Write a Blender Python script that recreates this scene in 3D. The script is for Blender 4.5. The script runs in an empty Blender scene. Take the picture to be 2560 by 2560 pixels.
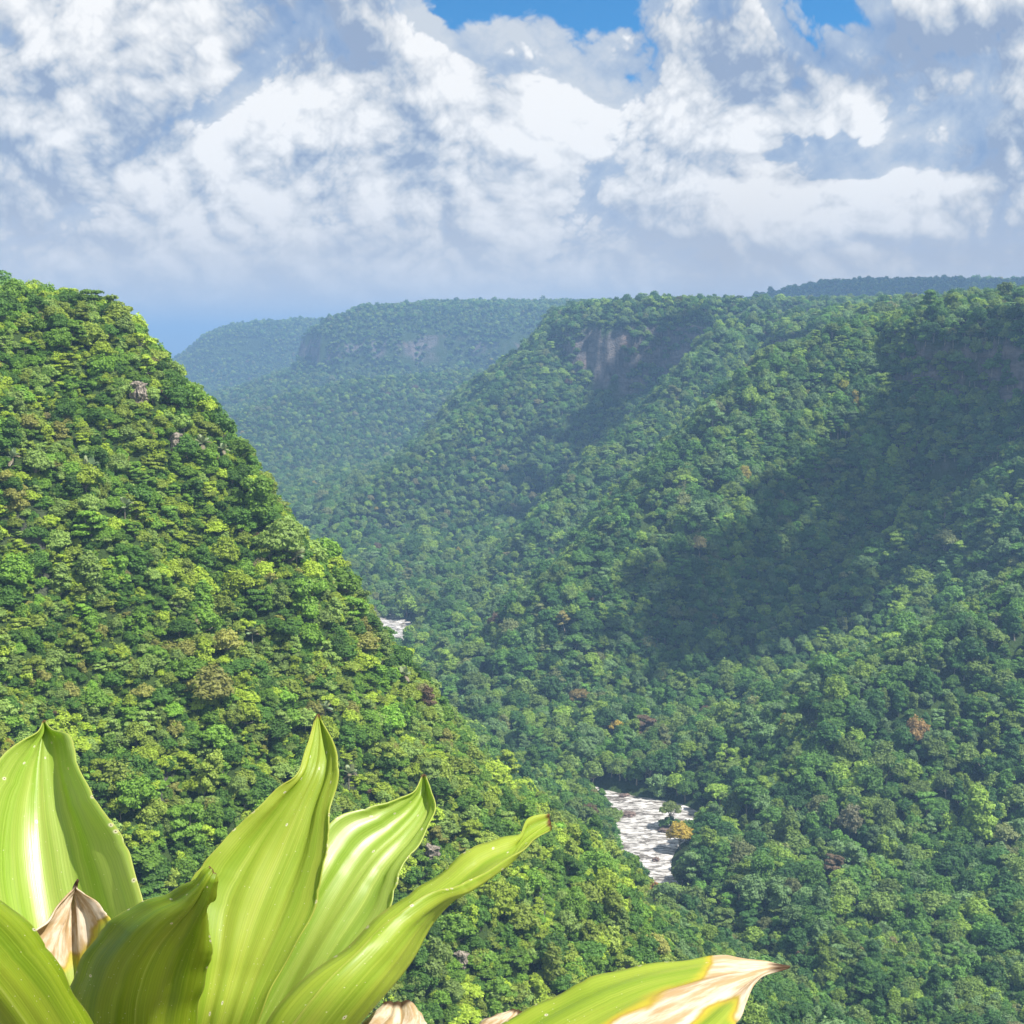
import bpy, bmesh, math, random
import numpy as np
from mathutils import Vector, Matrix

random.seed(7)
rng = np.random.default_rng(11)
S = bpy.context.scene
COL = S.collection
R = math.radians

# ------------------------------------------------------------------ camera
FPX = 3517.0                       # focal length in pixels of the 2560 px photograph
PITCH = math.atan((1280 - 850) / FPX)
cam_d = bpy.data.cameras.new('camera')
cam_d.sensor_width = 36.0
cam_d.lens = FPX / 2560 * 36.0
cam_d.clip_start = 0.05
cam_d.clip_end = 60000
cam = bpy.data.objects.new('camera', cam_d)
COL.objects.link(cam)
cam.location = (0, 0, 0)
cam.rotation_euler = (math.pi / 2 - PITCH, 0, 0)
S.camera = cam

# ------------------------------------------------------------------ sun, world, exposure
SUN_AZ = R(116)      # clockwise from the viewing direction (+Y)
SUN_EL = R(56)
SUN_DIR = Vector((math.sin(SUN_AZ) * math.cos(SUN_EL), math.cos(SUN_AZ) * math.cos(SUN_EL), math.sin(SUN_EL)))
sun_d = bpy.data.lights.new('sun', 'SUN')
sun_d.energy = 5.0
sun_d.angle = R(0.5)
sun_d.color = (1.0, 0.955, 0.88)
sun = bpy.data.objects.new('sun', sun_d)
COL.objects.link(sun)
sun.rotation_euler = SUN_DIR.to_track_quat('Z', 'Y').to_euler()
sun.location = (0, 0, 500)

S.view_settings.view_transform = 'Standard'
S.view_settings.look = 'None'
S.view_settings.gamma = 1.0
S.view_settings.use_curve_mapping = False
S.view_settings.exposure = 0.76
S.cycles.use_denoising = True
try:
    S.cycles.denoiser = 'OPENIMAGEDENOISE'
    S.cycles.denoising_input_passes = 'RGB_ALBEDO_NORMAL'
    S.cycles.denoising_prefilter = 'ACCURATE'
except Exception:
    pass
S.cycles.max_bounces = 6
S.cycles.diffuse_bounces = 3
S.cycles.glossy_bounces = 2
S.cycles.transmission_bounces = 4
S.cycles.transparent_max_bounces = 8
S.cycles.volume_bounces = 0
S.cycles.use_adaptive_sampling = True
S.cycles.adaptive_threshold = 0.015


class NT:
    """small helper for node trees"""
    def __init__(self, tree):
        self.t = tree
        self.x = 0

    def n(self, kind, **props):
        nd = self.t.nodes.new(kind)
        self.x += 40
        nd.location = (self.x, 0)
        for k, v in props.items():
            setattr(nd, k, v)
        return nd

    def put(self, sock, v):
        if v is None:
            return
        if isinstance(v, bpy.types.NodeSocket):
            self.t.links.new(v, sock)
        else:
            if hasattr(sock, 'default_value') and not isinstance(v, (int, float)):
                cur = sock.default_value
                v = tuple(v)
                if len(cur) == 4 and len(v) == 3:
                    v = v + (1.0,)
            sock.default_value = v

    def math(self, op, a, b=None, c=None, clamp=False):
        nd = self.n('ShaderNodeMath', operation=op, use_clamp=clamp)
        self.put(nd.inputs[0], a)
        self.put(nd.inputs[1], b)
        self.put(nd.inputs[2], c)
        return nd.outputs[0]

    def vmath(self, op, a, b=None, c=None):
        nd = self.n('ShaderNodeVectorMath', operation=op)
        self.put(nd.inputs[0], a)
        self.put(nd.inputs[1], b)
        if c is not None:
            self.put(nd.inputs[2], c)
        return nd.outputs['Value'] if op in ('DOT_PRODUCT', 'LENGTH') else nd.outputs[0]

    def scale(self, a, s):
        nd = self.n('ShaderNodeVectorMath', operation='SCALE')
        self.put(nd.inputs[0], a)
        self.put(nd.inputs['Scale'], s)
        return nd.outputs[0]

    def noise(self, vec, scale, detail=4, rough=0.5, dist=0.0, kind='FBM', dims='3D', lac=2.0):
        nd = self.n('ShaderNodeTexNoise', noise_dimensions=dims)
        try:
            nd.noise_type = kind
            nd.normalize = True
        except Exception:
            pass
        self.put(nd.inputs['Vector'], vec)
        self.put(nd.inputs['Scale'], scale)
        self.put(nd.inputs['Detail'], detail)
        self.put(nd.inputs['Roughness'], rough)
        self.put(nd.inputs['Lacunarity'], lac)
        self.put(nd.inputs['Distortion'], dist)
        return nd.outputs['Fac'] if 'Fac' in nd.outputs else nd.outputs[0]

    def ramp(self, v, lo, hi, a=0.0, b=1.0, smooth=True):
        nd = self.n('ShaderNodeMapRange')
        nd.interpolation_type = 'SMOOTHSTEP' if smooth else 'LINEAR'
        nd.clamp = True
        self.put(nd.inputs[0], v)
        self.put(nd.inputs[1], lo)
        self.put(nd.inputs[2], hi)
        self.put(nd.inputs[3], a)
        self.put(nd.inputs[4], b)
        return nd.outputs[0]

    def mix(self, f, a, b, blend='MIX'):
        nd = self.n('ShaderNodeMix', data_type='RGBA', blend_type=blend)
        self.put(nd.inputs['Factor'], f)
        self.put([s for s in nd.inputs if s.name == 'A' and s.type == 'RGBA'][0], a)
        self.put([s for s in nd.inputs if s.name == 'B' and s.type == 'RGBA'][0], b)
        return [s for s in nd.outputs if s.type == 'RGBA'][0]

    def comb(self, x, y, z):
        nd = self.n('ShaderNodeCombineXYZ')
        self.put(nd.inputs[0], x); self.put(nd.inputs[1], y); self.put(nd.inputs[2], z)
        return nd.outputs[0]

    def sep(self, v):
        nd = self.n('ShaderNodeSeparateXYZ')
        self.put(nd.inputs[0], v)
        return nd.outputs

# ------------------------------------------------------------------ sky with cumulus, all in world nodes
world = bpy.data.worlds.new('World')
S.world = world
world.use_nodes = True
wt = NT(world.node_tree)
wt.t.nodes.clear()
SKY_STRENGTH = 0.1
CLOUD = 0.60 / SKY_STRENGTH          # radiance of cloud tones for this exposure
sky = wt.n('ShaderNodeTexSky', sky_type='NISHITA', sun_disc=False)
sky.sun_elevation = SUN_EL
sky.sun_rotation = SUN_AZ
sky.altitude = 450
sky.air_density = 1.0
sky.dust_density = 0.4
sky.ozone_density = 3.5

# cloud density as node groups: position on the sky (radians) -> density, with fine or coarse detail
def density_group(name, d_big, d_mid):
    cg = bpy.data.node_groups.new(name, 'ShaderNodeTree')
    cg.interface.new_socket('Vector', in_out='INPUT', socket_type='NodeSocketVector')
    cg.interface.new_socket('Density', in_out='OUTPUT', socket_type='NodeSocketFloat')
    g = NT(cg)
    gi = g.n('NodeGroupInput'); go = g.n('NodeGroupOutput')
    vec = gi.outputs['Vector']
    big = g.noise(vec, 5.5, d_big, 0.48, 0.12, dims='2D')
    puff = None                                                                       # rounded heads with creases between
    wv = g.vmath('ADD', vec, g.comb(g.math('MULTIPLY', big, 0.05), g.math('MULTIPLY', big, -0.04), 0.0))
    for q in range(d_mid):
        o_ = g.noise(g.vmath('ADD', wv, (q * 1.7, q * 2.3, 0.0)), 13.0 * 2.1 ** q, 0, 0.5, 0.0, dims='2D')
        o_ = g.math('MULTIPLY', g.math('ABSOLUTE', g.math('SUBTRACT', o_, 0.5)), 2.6 * 0.56 ** q)
        puff = o_ if puff is None else g.math('ADD', puff, o_)
    dsum = g.math('ADD', g.math('MULTIPLY', big, 1.35), g.math('MULTIPLY', puff, 0.36))
    dsum = g.math('ADD', dsum, 0.10)
    cg.links.new(dsum, go.inputs[0])
    return cg


DENS_FINE = density_group('cloud_density', 5, 5)
DENS_COARSE = density_group('cloud_density_soft', 3, 2)

tcw = wt.n('ShaderNodeTexCoord')
dirv = wt.vmath('NORMALIZE', tcw.outputs['Generated'])
dx, dy, dz = wt.sep(dirv)
azim = wt.math('ARCTAN2', dx, dy)
elev_ = wt.math('ARCSINE', dz)
# clouds flatten towards the horizon
ev = wt.math('MULTIPLY', wt.math('POWER', wt.math('MAXIMUM', elev_, 0.0), 0.78), 0.92)
cpos = wt.comb(azim, ev, 0.0)


def sky_at(px, py):
    a = (px - 1280) / FPX; b = (1280 - py) / FPX
    d = Vector((a, math.cos(PITCH) + b * math.sin(PITCH), -math.sin(PITCH) + b * math.cos(PITCH))).normalized()
    return math.atan2(d.x, d.y), math.asin(d.z)


def blob(px, py, rx, ry, wgt):
    a0, e0 = sky_at(px, py)
    ddx = wt.math('MULTIPLY', wt.math('SUBTRACT', azim, a0), FPX / rx)
    ddy = wt.math('MULTIPLY', wt.math('SUBTRACT', elev_, e0), FPX / ry)
    q = wt.math('ADD', wt.math('MULTIPLY', ddx, ddx), wt.math('MULTIPLY', ddy, ddy))
    return wt.math('MULTIPLY', wt.math('EXPONENT', wt.math('MULTIPLY', q, -1.0)), wgt)


def total(lst):
    out = lst[0]
    for q in lst[1:]:
        out = wt.math('ADD', out, q)
    return out


# the deep blue of the gaps: look the clear sky up a little above the line of sight
wt.put(sky.inputs[0], wt.vmath('NORMALIZE', wt.vmath('ADD', dirv, wt.comb(0.0, 0.0, wt.ramp(elev_, 0.02, 0.3, 0.05, 0.45))))) if len(sky.inputs) else None
# where the cloud masses and the gaps of this sky lie
holes = total([blob(*q) for q in [(1185, -20, 190, 110, -1.15), (2062, -10, 130, 110, -1.15), (1465, -45, 150, 75, -1.0), (2090, 385, 170, 80, -0.3)]])
front = total([blob(*q) for q in [
    (2540, 200, 150, 150, -0.22), (800, 180, 560, 230, 0.24), (1850, 190, 260, 210, 0.30), (1620, 70, 130, 90, 0.25), (2290, 120, 240, 200, 0.26),
    (1300, 330, 600, 190, 0.20), (640, 440, 230, 80, 0.26), (50, 420, 150, 110, 0.24), (2420, 430, 240, 100, 0.22), (2030, 510, 160, 70, 0.22),
    (800, 560, 330, 45, -0.20), (250, 545, 220, 40, -0.18), (380, 260, 300, 70, -0.16), (1470, 170, 120, 80, -0.12), (1255, 200, 80, 110, -0.16), (1700, 640, 1200, 70, 0.14), (300, 680, 500, 70, 0.10), (1100, 480, 500, 50, 0.12)]])
bias = wt.math('ADD', wt.math('ADD', holes, front), -0.97)


def density(offset, grp):
    nd = wt.n('ShaderNodeGroup')
    nd.node_tree = grp
    wt.put(nd.inputs['Vector'], wt.vmath('ADD', cpos, offset))
    return nd.outputs[0]


d0 = wt.math('ADD', density((0, 0, 0), DENS_FINE), bias)
d1 = wt.math('ADD', density((0.0055, 0.010, 0), DENS_FINE), bias)
d2 = wt.math('ADD', density((0.028, 0.046, 0), DENS_COARSE), bias)
cover = wt.ramp(d0, 0.0, 0.10)
lit = wt.math('ADD', wt.math('MULTIPLY', wt.math('SUBTRACT', d0, d1), 1.9), wt.math('MULTIPLY', wt.math('SUBTRACT', d0, d2), 1.4))
tone_n = wt.noise(wt.vmath('ADD', cpos, (3.1, 7.7, 0)), 7.0, 3, 0.5, dims='2D')
tone = wt.math('MULTIPLY', wt.math('SUBTRACT', tone_n, 0.5), 1.0)
shade = wt.math('ADD', 0.36, lit)
shade = wt.math('ADD', shade, tone)
shade = wt.math('ADD', shade, wt.math('MULTIPLY', front, 0.45))


def tones(f, stops):
    c = stops[0][1]
    for (p0, _), (p1, col) in zip(stops, stops[1:]):
        c = wt.mix(wt.ramp(f, p0, p1, 0, 1, False), c, col)
    return c


ccol = tones(shade, [(0.0, (0.32, 0.40, 0.55)), (0.30, (0.49, 0.555, 0.655)), (0.62, (0.72, 0.745, 0.775)), (1.14, (1.03, 1.02, 1.0))])
# thinner, greyer cloud behind
bk = wt.math('ADD', wt.math('ADD', holes, 0.62), wt.math('MULTIPLY', wt.math('SUBTRACT', d0, bias), 1.5))
bk = wt.math('SUBTRACT', bk, 1.42)
back_cover = wt.ramp(bk, -0.10, 0.12)
back = tones(wt.math('ADD', wt.math('ADD', 0.5, tone), wt.math('MULTIPLY', lit, 0.4)), [(0.15, (0.25, 0.365, 0.575)), (0.5, (0.42, 0.515, 0.665)), (0.85, (0.66, 0.705, 0.76))])
clear = wt.mix(1.0, sky.outputs[0], (0.33, 1.05, 1.28), 'MULTIPLY')
skyc = wt.mix(back_cover, clear, wt.scale(back, CLOUD))
skyc = wt.mix(cover, skyc, wt.scale(ccol, CLOUD))
# low sky: clouds sink into the pale air
air = wt.ramp(elev_, 0.0, 0.135, 0.92, 0.0)
skyc = wt.mix(air, skyc, tuple(q * CLOUD for q in (0.80, 0.755, 0.71)))
bg = wt.n('ShaderNodeBackground')
bg.inputs['Strength'].default_value = SKY_STRENGTH
wt.t.links.new(skyc, bg.inputs[0])
wo = wt.n('ShaderNodeOutputWorld')
wt.t.links.new(bg.outputs[0], wo.inputs[0])
world.cycles.sampling_method = 'MANUAL'
world.cycles.sample_map_resolution = 512

# ------------------------------------------------------------------ terrain
def _hash(ix, iy, seed):
    h = (ix.astype(np.int64) * 374761393 + iy.astype(np.int64) * 668265263 + seed * 1442695041) & 0xFFFFFFFF
    h = ((h ^ (h >> 13)) * 1274126177) & 0xFFFFFFFF
    h = (h ^ (h >> 16)) & 0xFFFFFFFF
    return h.astype(np.float64) / 4294967295.0


def vnoise(x, y, seed=0):
    ix = np.floor(x).astype(np.int64); iy = np.floor(y).astype(np.int64)
    fx = x - ix; fy = y - iy
    fx = fx * fx * fx * (fx * (fx * 6 - 15) + 10)
    fy = fy * fy * fy * (fy * (fy * 6 - 15) + 10)
    a = _hash(ix, iy, seed); b = _hash(ix + 1, iy, seed)
    c = _hash(ix, iy + 1, seed); d = _hash(ix + 1, iy + 1, seed)
    return (a * (1 - fx) + b * fx) * (1 - fy) + (c * (1 - fx) + d * fx) * fy


def fbm(x, y, scale, octaves=4, seed=0, gain=0.5):
    """-1..1 value noise, first wavelength = scale metres"""
    out = np.zeros_like(x); amp = 1.0; tot = 0.0; f = 1.0 / scale
    for o in range(octaves):
        out += amp * (vnoise(x * f + 17.3 * o, y * f - 9.1 * o, seed + o * 31) * 2 - 1)
        tot += amp; amp *= gain; f *= 2.03
    return out / tot


def poly_sdf(px, py, poly):
    """signed distance to a polygon, positive outside"""
    p = np.asarray(poly, float)
    d2 = np.full(px.shape, 1e18)
    inside = np.zeros(px.shape, bool)
    n = len(p)
    for i in range(n):
        ax, ay = p[i]; bx, by = p[(i + 1) % n]
        ex, ey = bx - ax, by - ay
        wx, wy = px - ax, py - ay
        t = np.clip((wx * ex + wy * ey) / (ex * ex + ey * ey), 0, 1)
        d2 = np.minimum(d2, (wx - ex * t) ** 2 + (wy - ey * t) ** 2)
        cond = ((ay <= py) & (by > py)) | ((by <= py) & (ay > py))
        with np.errstate(divide='ignore', invalid='ignore'):
            xi = ax + (py - ay) * ex / (ey if ey != 0 else 1e-9)
        inside ^= cond & (px < xi)
    d = np.sqrt(d2)
    return np.where(inside, -d, d)


FLOOR = -242.0
# each landform: plan outline of its rim, (distance from the rim, height) profile (negative = inside), gully noise
MASSES = [
    # the spur on the near side of the gorge
    dict(poly=[(-106, 400), (-165, 322), (-262, 268), (-420, 250), (-900, 300), (-900, 1500), (-420, 1100), (-230, 640), (-126, 458)],
         prof=[(-400, 14), (-150, 12), (-60, 10), (-24, 9), (-8, 6), (0, 1), (9, -10), (22, -30), (44, -62), (75, -104), (120, -156), (170, -198), (225, -226), (300, -242), (400, -250)],
         gully=9, gscale=46, seed=3),
    # the ledge that the viewer stands on
    dict(poly=[(70, -60), (30, -3), (9, 0.6), (-9, 0.6), (-45, 4), (-120, 30), (-240, 110), (-420, 250), (-900, 300), (-900, -400), (70, -400)],
         prof=[(-60, -1.4), (0, -1.7), (2, -5), (5, -22), (10, -48), (30, -78), (80, -114), (150, -158), (230, -204), (310, -238), (420, -250)],
         gully=0, gscale=40, seed=4),
    # nearest massif of the far wall
    dict(poly=[(1500, 600), (760, 800), (520, 930), (405, 1030), (345, 1110), (318, 1200), (340, 1290), (318, 1420), (286, 1560), (300, 1700), (420, 1780), (1500, 1850)],
         prof=[(-900, 64), (-350, 50), (-120, 32), (-45, 20), (0, 9), (8, -2), (15, -46), (32, -60), (90, -124), (150, -174), (230, -212), (330, -234), (470, -246), (620, -252)],
         gully=30, gscale=150, seed=5),
    # second massif
    dict(poly=[(70, 2010), (56, 2110), (66, 2300), (300, 2900), (1800, 2900), (1800, 1950), (560, 1930), (430, 1990), (260, 1975), (150, 1965)],
         prof=[(-900, 54), (-300, 52), (-90, 48), (-30, 42), (0, 26), (10, 12), (18, -46), (36, -88), (90, -132), (160, -172), (280, -210), (430, -234), (620, -240), (760, -250)],
         gully=24, gscale=130, seed=6),
    # low wooded ridge in front of the far cliffs
    dict(poly=[(-470, 2960), (-330, 2860), (-100, 2840), (300, 2850), (700, 2900), (700, 3400), (60, 3360), (-300, 3120)],
         prof=[(-250, -70), (-100, -86), (0, -118), (70, -148), (160, -178), (300, -208), (460, -232), (620, -250)],
         gully=26, gscale=260, seed=7),
    # far massif with the bare cliffs
    dict(poly=[(-505, 3720), (-455, 3640), (-300, 3620), (0, 3640), (900, 3600), (900, 5200), (-430, 5200), (-520, 4300)],
         prof=[(-800, 110), (-300, 98), (-120, 80), (-40, 52), (0, 24), (20, 6), (34, -66), (70, -88), (200, -128), (420, -196), (700, -240), (900, -250)],
         gully=34, gscale=190, seed=8),
    # farthest massif, left
    dict(poly=[(-1110, 5100), (-1000, 4900), (-600, 4850), (200, 4900), (200, 7000), (-1000, 7000), (-1180, 5600)],
         prof=[(-900, 84), (-300, 66), (-100, 46), (0, 8), (50, -50), (90, -80), (260, -150), (520, -206), (900, -250)],
         gully=40, gscale=260, seed=9),
    # hill standing on the plateau, behind the second massif
    dict(poly=[(700, 3480), (860, 3400), (1300, 3380), (2600, 3350), (2600, 4200), (900, 4200)],
         prof=[(-500, 146), (-250, 144), (-90, 138), (0, 122), (80, 98), (180, 74), (300, 40), (500, -40), (800, -150), (1200, -250)],
         gully=30, gscale=260, seed=10),
]


# spurs that run down from the rims: crest line (x, y, z), tangent of the side slopes
RIDGES = [
    dict(line=[(330, 1640, 26), (285, 1650, 20), (241, 1600, 6), (220, 1560, -18), (181, 1500, -62), (143, 1450, -86), (105, 1410, -111), (69, 1380, -138), (32, 1340, -172), (-10, 1300, -212), (-60, 1270, -246)], tan=1.0, seed=21),
    dict(line=[(330, 1200, 10), (282, 1190, 6), (223, 1170, -12), (184, 1130, -45), (161, 1100, -69), (133, 1070, -96), (115, 1050, -112), (88, 1030, -131), (57, 1000, -156), (24, 985, -186), (-22, 960, -206), (-60, 930, -246)], tan=0.95, seed=22),
    dict(line=[(440, 840, -92), (350, 800, -118), (284, 772, -144), (215, 738, -169), (165, 715, -188), (125, 700, -214), (105, 690, -246)], tan=0.62, seed=23),
    dict(line=[(66, 2030, 20), (20, 1960, -60), (-40, 1880, -108), (-120, 1780, -160), (-200, 1680, -208), (-260, 1600, -246)], tan=0.55, seed=24),
]


# river: centre line in plan with half widths
RIVER = [(210, 330, 3), (150, 430, 3), (108, 510, 3.5), (80, 570, 5), (62, 622, 11), (66, 664, 15), (76, 700, 22), (52, 730, 11), (10, 775, 6.5),
         (-40, 870, 6), (-74, 980, 6), (-88, 1080, 5), (-96, 1165, 17), (-128, 1260, 6), (-240, 1380, 12), (-420, 1600, 16), (-560, 1900, 20), (-640, 2300, 24), (-800, 2900, 26), (-1200, 4000, 30), (-1900, 5600, 36), (-3200, 8000, 40)]
WATER_Z = FLOOR - 2.0


def _catmull(pts, per=14):
    p = np.asarray(pts, float); out = []
    for i in range(len(p) - 1):
        p0 = p[max(i - 1, 0)]; p1 = p[i]; p2 = p[i + 1]; p3 = p[min(i + 2, len(p) - 1)]
        for k in range(per):
            t = k / per
            out.append(0.5 * ((2 * p1) + (-p0 + p2) * t + (2 * p0 - 5 * p1 + 4 * p2 - p3) * t * t + (-p0 + 3 * p1 - 3 * p2 + p3) * t ** 3))
    out.append(p[-1])
    return np.array(out)


RIV = _catmull(RIVER)


def river_dist(x, y):
    """distance to the river's edge (negative in the water)"""
    d = np.full(x.shape, 1e9)
    for i in range(0, len(RIV) - 1):
        ax, ay, aw = RIV[i]; bx, by, bw = RIV[i + 1]
        ex, ey = bx - ax, by - ay
        t = np.clip(((x - ax) * ex + (y - ay) * ey) / (ex * ex + ey * ey + 1e-9), 0, 1)
        d = np.minimum(d, np.hypot(x - ax - ex * t, y - ay - ey * t) - (aw + (bw - aw) * t))
    return d


def smax(a, b, k):
    h = np.clip(0.5 + 0.5 * (a - b) / k, 0, 1)
    return b * (1 - h) + a * h + k * h * (1 - h)


def smooth_profile(prof):
    s = np.array([q[0] for q in prof], float); z = np.array([q[1] for q in prof], float)
    return s, z


def height(x, y, rdist=None):
    z = np.full(x.shape, FLOOR, float)
    z += 7.0 * fbm(x, y, 240, 3, 77)
    for m in MASSES:
        p = np.array(m['poly'], float)
        lo = p.min(0) - 1300; hi = p.max(0) + 1300
        k = (x > lo[0]) & (x < hi[0]) & (y > lo[1]) & (y < hi[1])
        if not k.any():
            continue
        xs, ys = x[k], y[k]
        g = m['gully']; sc = m['gscale']
        wx = fbm(xs, ys, sc * 2, 3, m['seed']) * g * 0.8
        wy = fbm(xs, ys, sc * 2, 3, m['seed'] + 100) * g * 0.8
        s = poly_sdf(xs + wx, ys + wy, m['poly'])
        gn = 1 - np.abs(fbm(xs, ys, sc, 4, m['seed'] + 50, 0.55)) * 2      # ridged: spurs and gullies
        fade = np.clip((s + 30) / 90, 0, 1)
        s = s - (gn - 0.45) * g * 1.3 * fade
        sp, zp = smooth_profile(m['prof'])
        zz = np.interp(s, sp, zp)
        zz += fbm(xs, ys, 60, 3, m['seed'] + 200) * min(6.0, g * 0.3)
        zk = z[k]
        z[k] = smax(zk, zz, 10.0)
    for m in RIDGES:
        p = np.array(m['line'], float)
        lo = p[:, :2].min(0) - 420; hi = p[:, :2].max(0) + 420
        k = (x > lo[0]) & (x < hi[0]) & (y > lo[1]) & (y < hi[1])
        if not k.any():
            continue
        xs, ys = x[k], y[k]
        wx = xs + fbm(xs, ys, 90, 3, m['seed']) * 14; wy = ys + fbm(xs, ys, 90, 3, m['seed'] + 7) * 14
        best = np.full(xs.shape, -1e9)
        for a, b in zip(p, p[1:]):
            ex, ey = b[0] - a[0], b[1] - a[1]
            t = np.clip(((wx - a[0]) * ex + (wy - a[1]) * ey) / (ex * ex + ey * ey), 0, 1)
            dd = np.hypot(wx - a[0] - ex * t, wy - a[1] - ey * t)
            crest = a[2] + (b[2] - a[2]) * t
            best = np.maximum(best, crest - m['tan'] * (np.sqrt(dd * dd + 144.0) - 12.0) - 0.0006 * dd * dd)
        best += fbm(xs, ys, 45, 3, m['seed'] + 90) * 5
        z[k] = smax(z[k], best, 8.0)
    if rdist is None:
        near = (y > 250) & (y < 8200)
        rdist = np.full(x.shape, 1e4)
        rdist[near] = river_dist(x[near], y[near])
    low = WATER_Z - 2.5
    bank = np.maximum(rdist + 3, 0)
    z = np.where(rdist < 200, np.minimum(z, low + bank * 0.62 + np.maximum(bank - 60, 0) * 2), z)
    z = np.where((rdist > 4) & (y > 250), np.maximum(z, WATER_Z + np.minimum((rdist - 4) * 0.3, 2.5)), z)
    return z


def make_axis(segs):
    out = []
    for a, b, st in segs:
        out += list(np.arange(a, b, st))
    return np.array(out)


rad = make_axis([(2.0, 30, 2.0), (30, 160, 4.5), (160, 820, 3.6), (820, 2600, 7.0), (2600, 5600, 14.0)])
rad = np.concatenate([rad, np.geomspace(5600, 26000, 40)])
az = np.radians(make_axis([(-52, -25, 0.5), (-25, 25, 0.085), (25, 52.01, 0.5)]))
AZG, RADG = np.meshgrid(az, rad)
TX = np.sin(AZG) * RADG
TY = np.cos(AZG) * RADG
TZ = height(TX, TY)


def grid_mesh(name, X, Y, Z, smooth=True):
    h, w = X.shape
    me = bpy.data.meshes.new(name)
    v = np.stack([X, Y, Z], -1).reshape(-1, 3).astype(np.float32)
    i = np.arange(h * w).reshape(h, w)
    q = np.stack([i[:-1, :-1], i[:-1, 1:], i[1:, 1:], i[1:, :-1]], -1).reshape(-1, 4).astype(np.int32)
    me.vertices.add(len(v)); me.vertices.foreach_set('co', v.ravel())
    me.loops.add(q.size); me.loops.foreach_set('vertex_index', q.ravel())
    me.polygons.add(len(q))
    me.polygons.foreach_set('loop_start', np.arange(0, q.size, 4, dtype=np.int32))
    me.polygons.foreach_set('use_smooth', np.full(len(q), smooth))
    me.update(calc_edges=True)
    return me


def rgb(h):
    """sRGB hex to linear"""
    h = h.lstrip('#')
    c = [int(h[i:i + 2], 16) / 255 for i in (0, 2, 4)]
    return tuple(x / 12.92 if x <= 0.04045 else ((x + 0.055) / 1.055) ** 2.4 for x in c)


def new_mat(name):
    m = bpy.data.materials.new(name)
    m.use_nodes = True
    m.node_tree.nodes.clear()
    return m, NT(m.node_tree)


def finish(nt, shader, disp=None, vol=None):
    o = nt.n('ShaderNodeOutputMaterial')
    nt.t.links.new(shader, o.inputs['Surface'])
    if disp is not None:
        nt.t.links.new(disp, o.inputs['Displacement'])


def principled(nt, color, rough=0.6, spec=0.3, normal=None):
    p = nt.n('ShaderNodeBsdfPrincipled')
    nt.put(p.inputs['Base Color'], color)
    nt.put(p.inputs['Roughness'], rough)
    nt.put(p.inputs['Specular IOR Level'], spec)
    if normal is not None:
        nt.t.links.new(normal, p.inputs['Normal'])
    return p


def bump(nt, h, strength=0.5, dist=1.0):
    b = nt.n('ShaderNodeBump')
    b.inputs['Strength'].default_value = strength
    b.inputs['Distance'].default_value = dist
    nt.put(b.inputs['Height'], h)
    return b.outputs[0]


def link(name, me, mat=None, parent=None, **props):
    o = bpy.data.objects.new(name, me)
    COL.objects.link(o)
    if mat is not None and me is not None and len(me.materials) == 0:
        me.materials.append(mat)
    if parent is not None:
        o.parent = parent
    for k, v in props.items():
        o[k] = v
    return o


# rock where the slope is steep, leaf litter and low growth elsewhere
m_ground, nt = new_mat('forest_floor_and_rock')
geo = nt.n('ShaderNodeNewGeometry')
pos = geo.outputs['Position']
nz = nt.sep(geo.outputs['Normal'])[2]
strata = nt.noise(nt.vmath('MULTIPLY', pos, (0.05, 0.05, 0.16)), 1.0, 6, 0.65, 0.6)
blotch = nt.noise(pos, 0.035, 5, 0.6)
rock = nt.mix(nt.ramp(strata, 0.35, 0.65), (0.095, 0.088, 0.086), (0.21, 0.182, 0.172))
rock = nt.mix(nt.ramp(blotch, 0.52, 0.70), rock, (0.23, 0.17, 0.145))
rock = nt.mix(nt.ramp(nt.noise(nt.vmath('MULTIPLY', pos, (0.09, 0.09, 0.012)), 1.0, 4, 0.6), 0.5, 0.66), rock, (0.07, 0.065, 0.06))
soil = nt.mix(nt.noise(pos, 0.12, 5, 0.65), (0.020, 0.036, 0.010), (0.06, 0.10, 0.022))
steep = nt.ramp(nt.math('ADD', nz, nt.math('MULTIPLY', nt.math('SUBTRACT', blotch, 0.5), 0.25)), 0.33, 0.46, 1, 0)
colr = nt.mix(steep, soil, rock)
bm_ = bump(nt, nt.math('ADD', strata, nt.noise(pos, 0.4, 5, 0.6)), 0.9, 2.5)
p = principled(nt, colr, 0.9, 0.1, bm_)
finish(nt, p.outputs[0])

terrain = link('terrain', grid_mesh('terrain', TX, TY, TZ), m_ground, kind='structure')

# ------------------------------------------------------------------ river
RW = _catmull(RIVER[:17], 34)
tang = np.gradient(RW[:, :2], axis=0); tang = tang / np.linalg.norm(tang, axis=1, keepdims=True)
nrm2 = np.stack([tang[:, 1], -tang[:, 0]], 1)
cs = np.linspace(-1, 1, 26)
wid = RW[:, 2] + 4
WX = RW[:, 0][:, None] + nrm2[:, 0][:, None] * cs[None] * wid[:, None]
WY = RW[:, 1][:, None] + nrm2[:, 1][:, None] * cs[None] * wid[:, None]
WZ = WATER_Z + 0.45 * fbm(WX, WY, 7, 3, 61, 0.6) + 0.15 * fbm(WX, WY, 2.5, 2, 62)
m_water, nt = new_mat('white_water')
geo = nt.n('ShaderNodeNewGeometry')
wp = geo.outputs['Position']
flow = nt.vmath('MULTIPLY', wp, (0.11, 0.24, 0.1))
f1 = nt.noise(flow, 1.0, 7, 0.62, 0.9)
f2 = nt.noise(nt.vmath('MULTIPLY', wp, (0.25, 0.6, 0.3)), 1.0, 5, 0.65, 0.5)
foam = nt.ramp(nt.math('ADD', f1, nt.math('MULTIPLY', nt.math('SUBTRACT', f2, 0.5), 0.55)), 0.38, 0.68)
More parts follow.
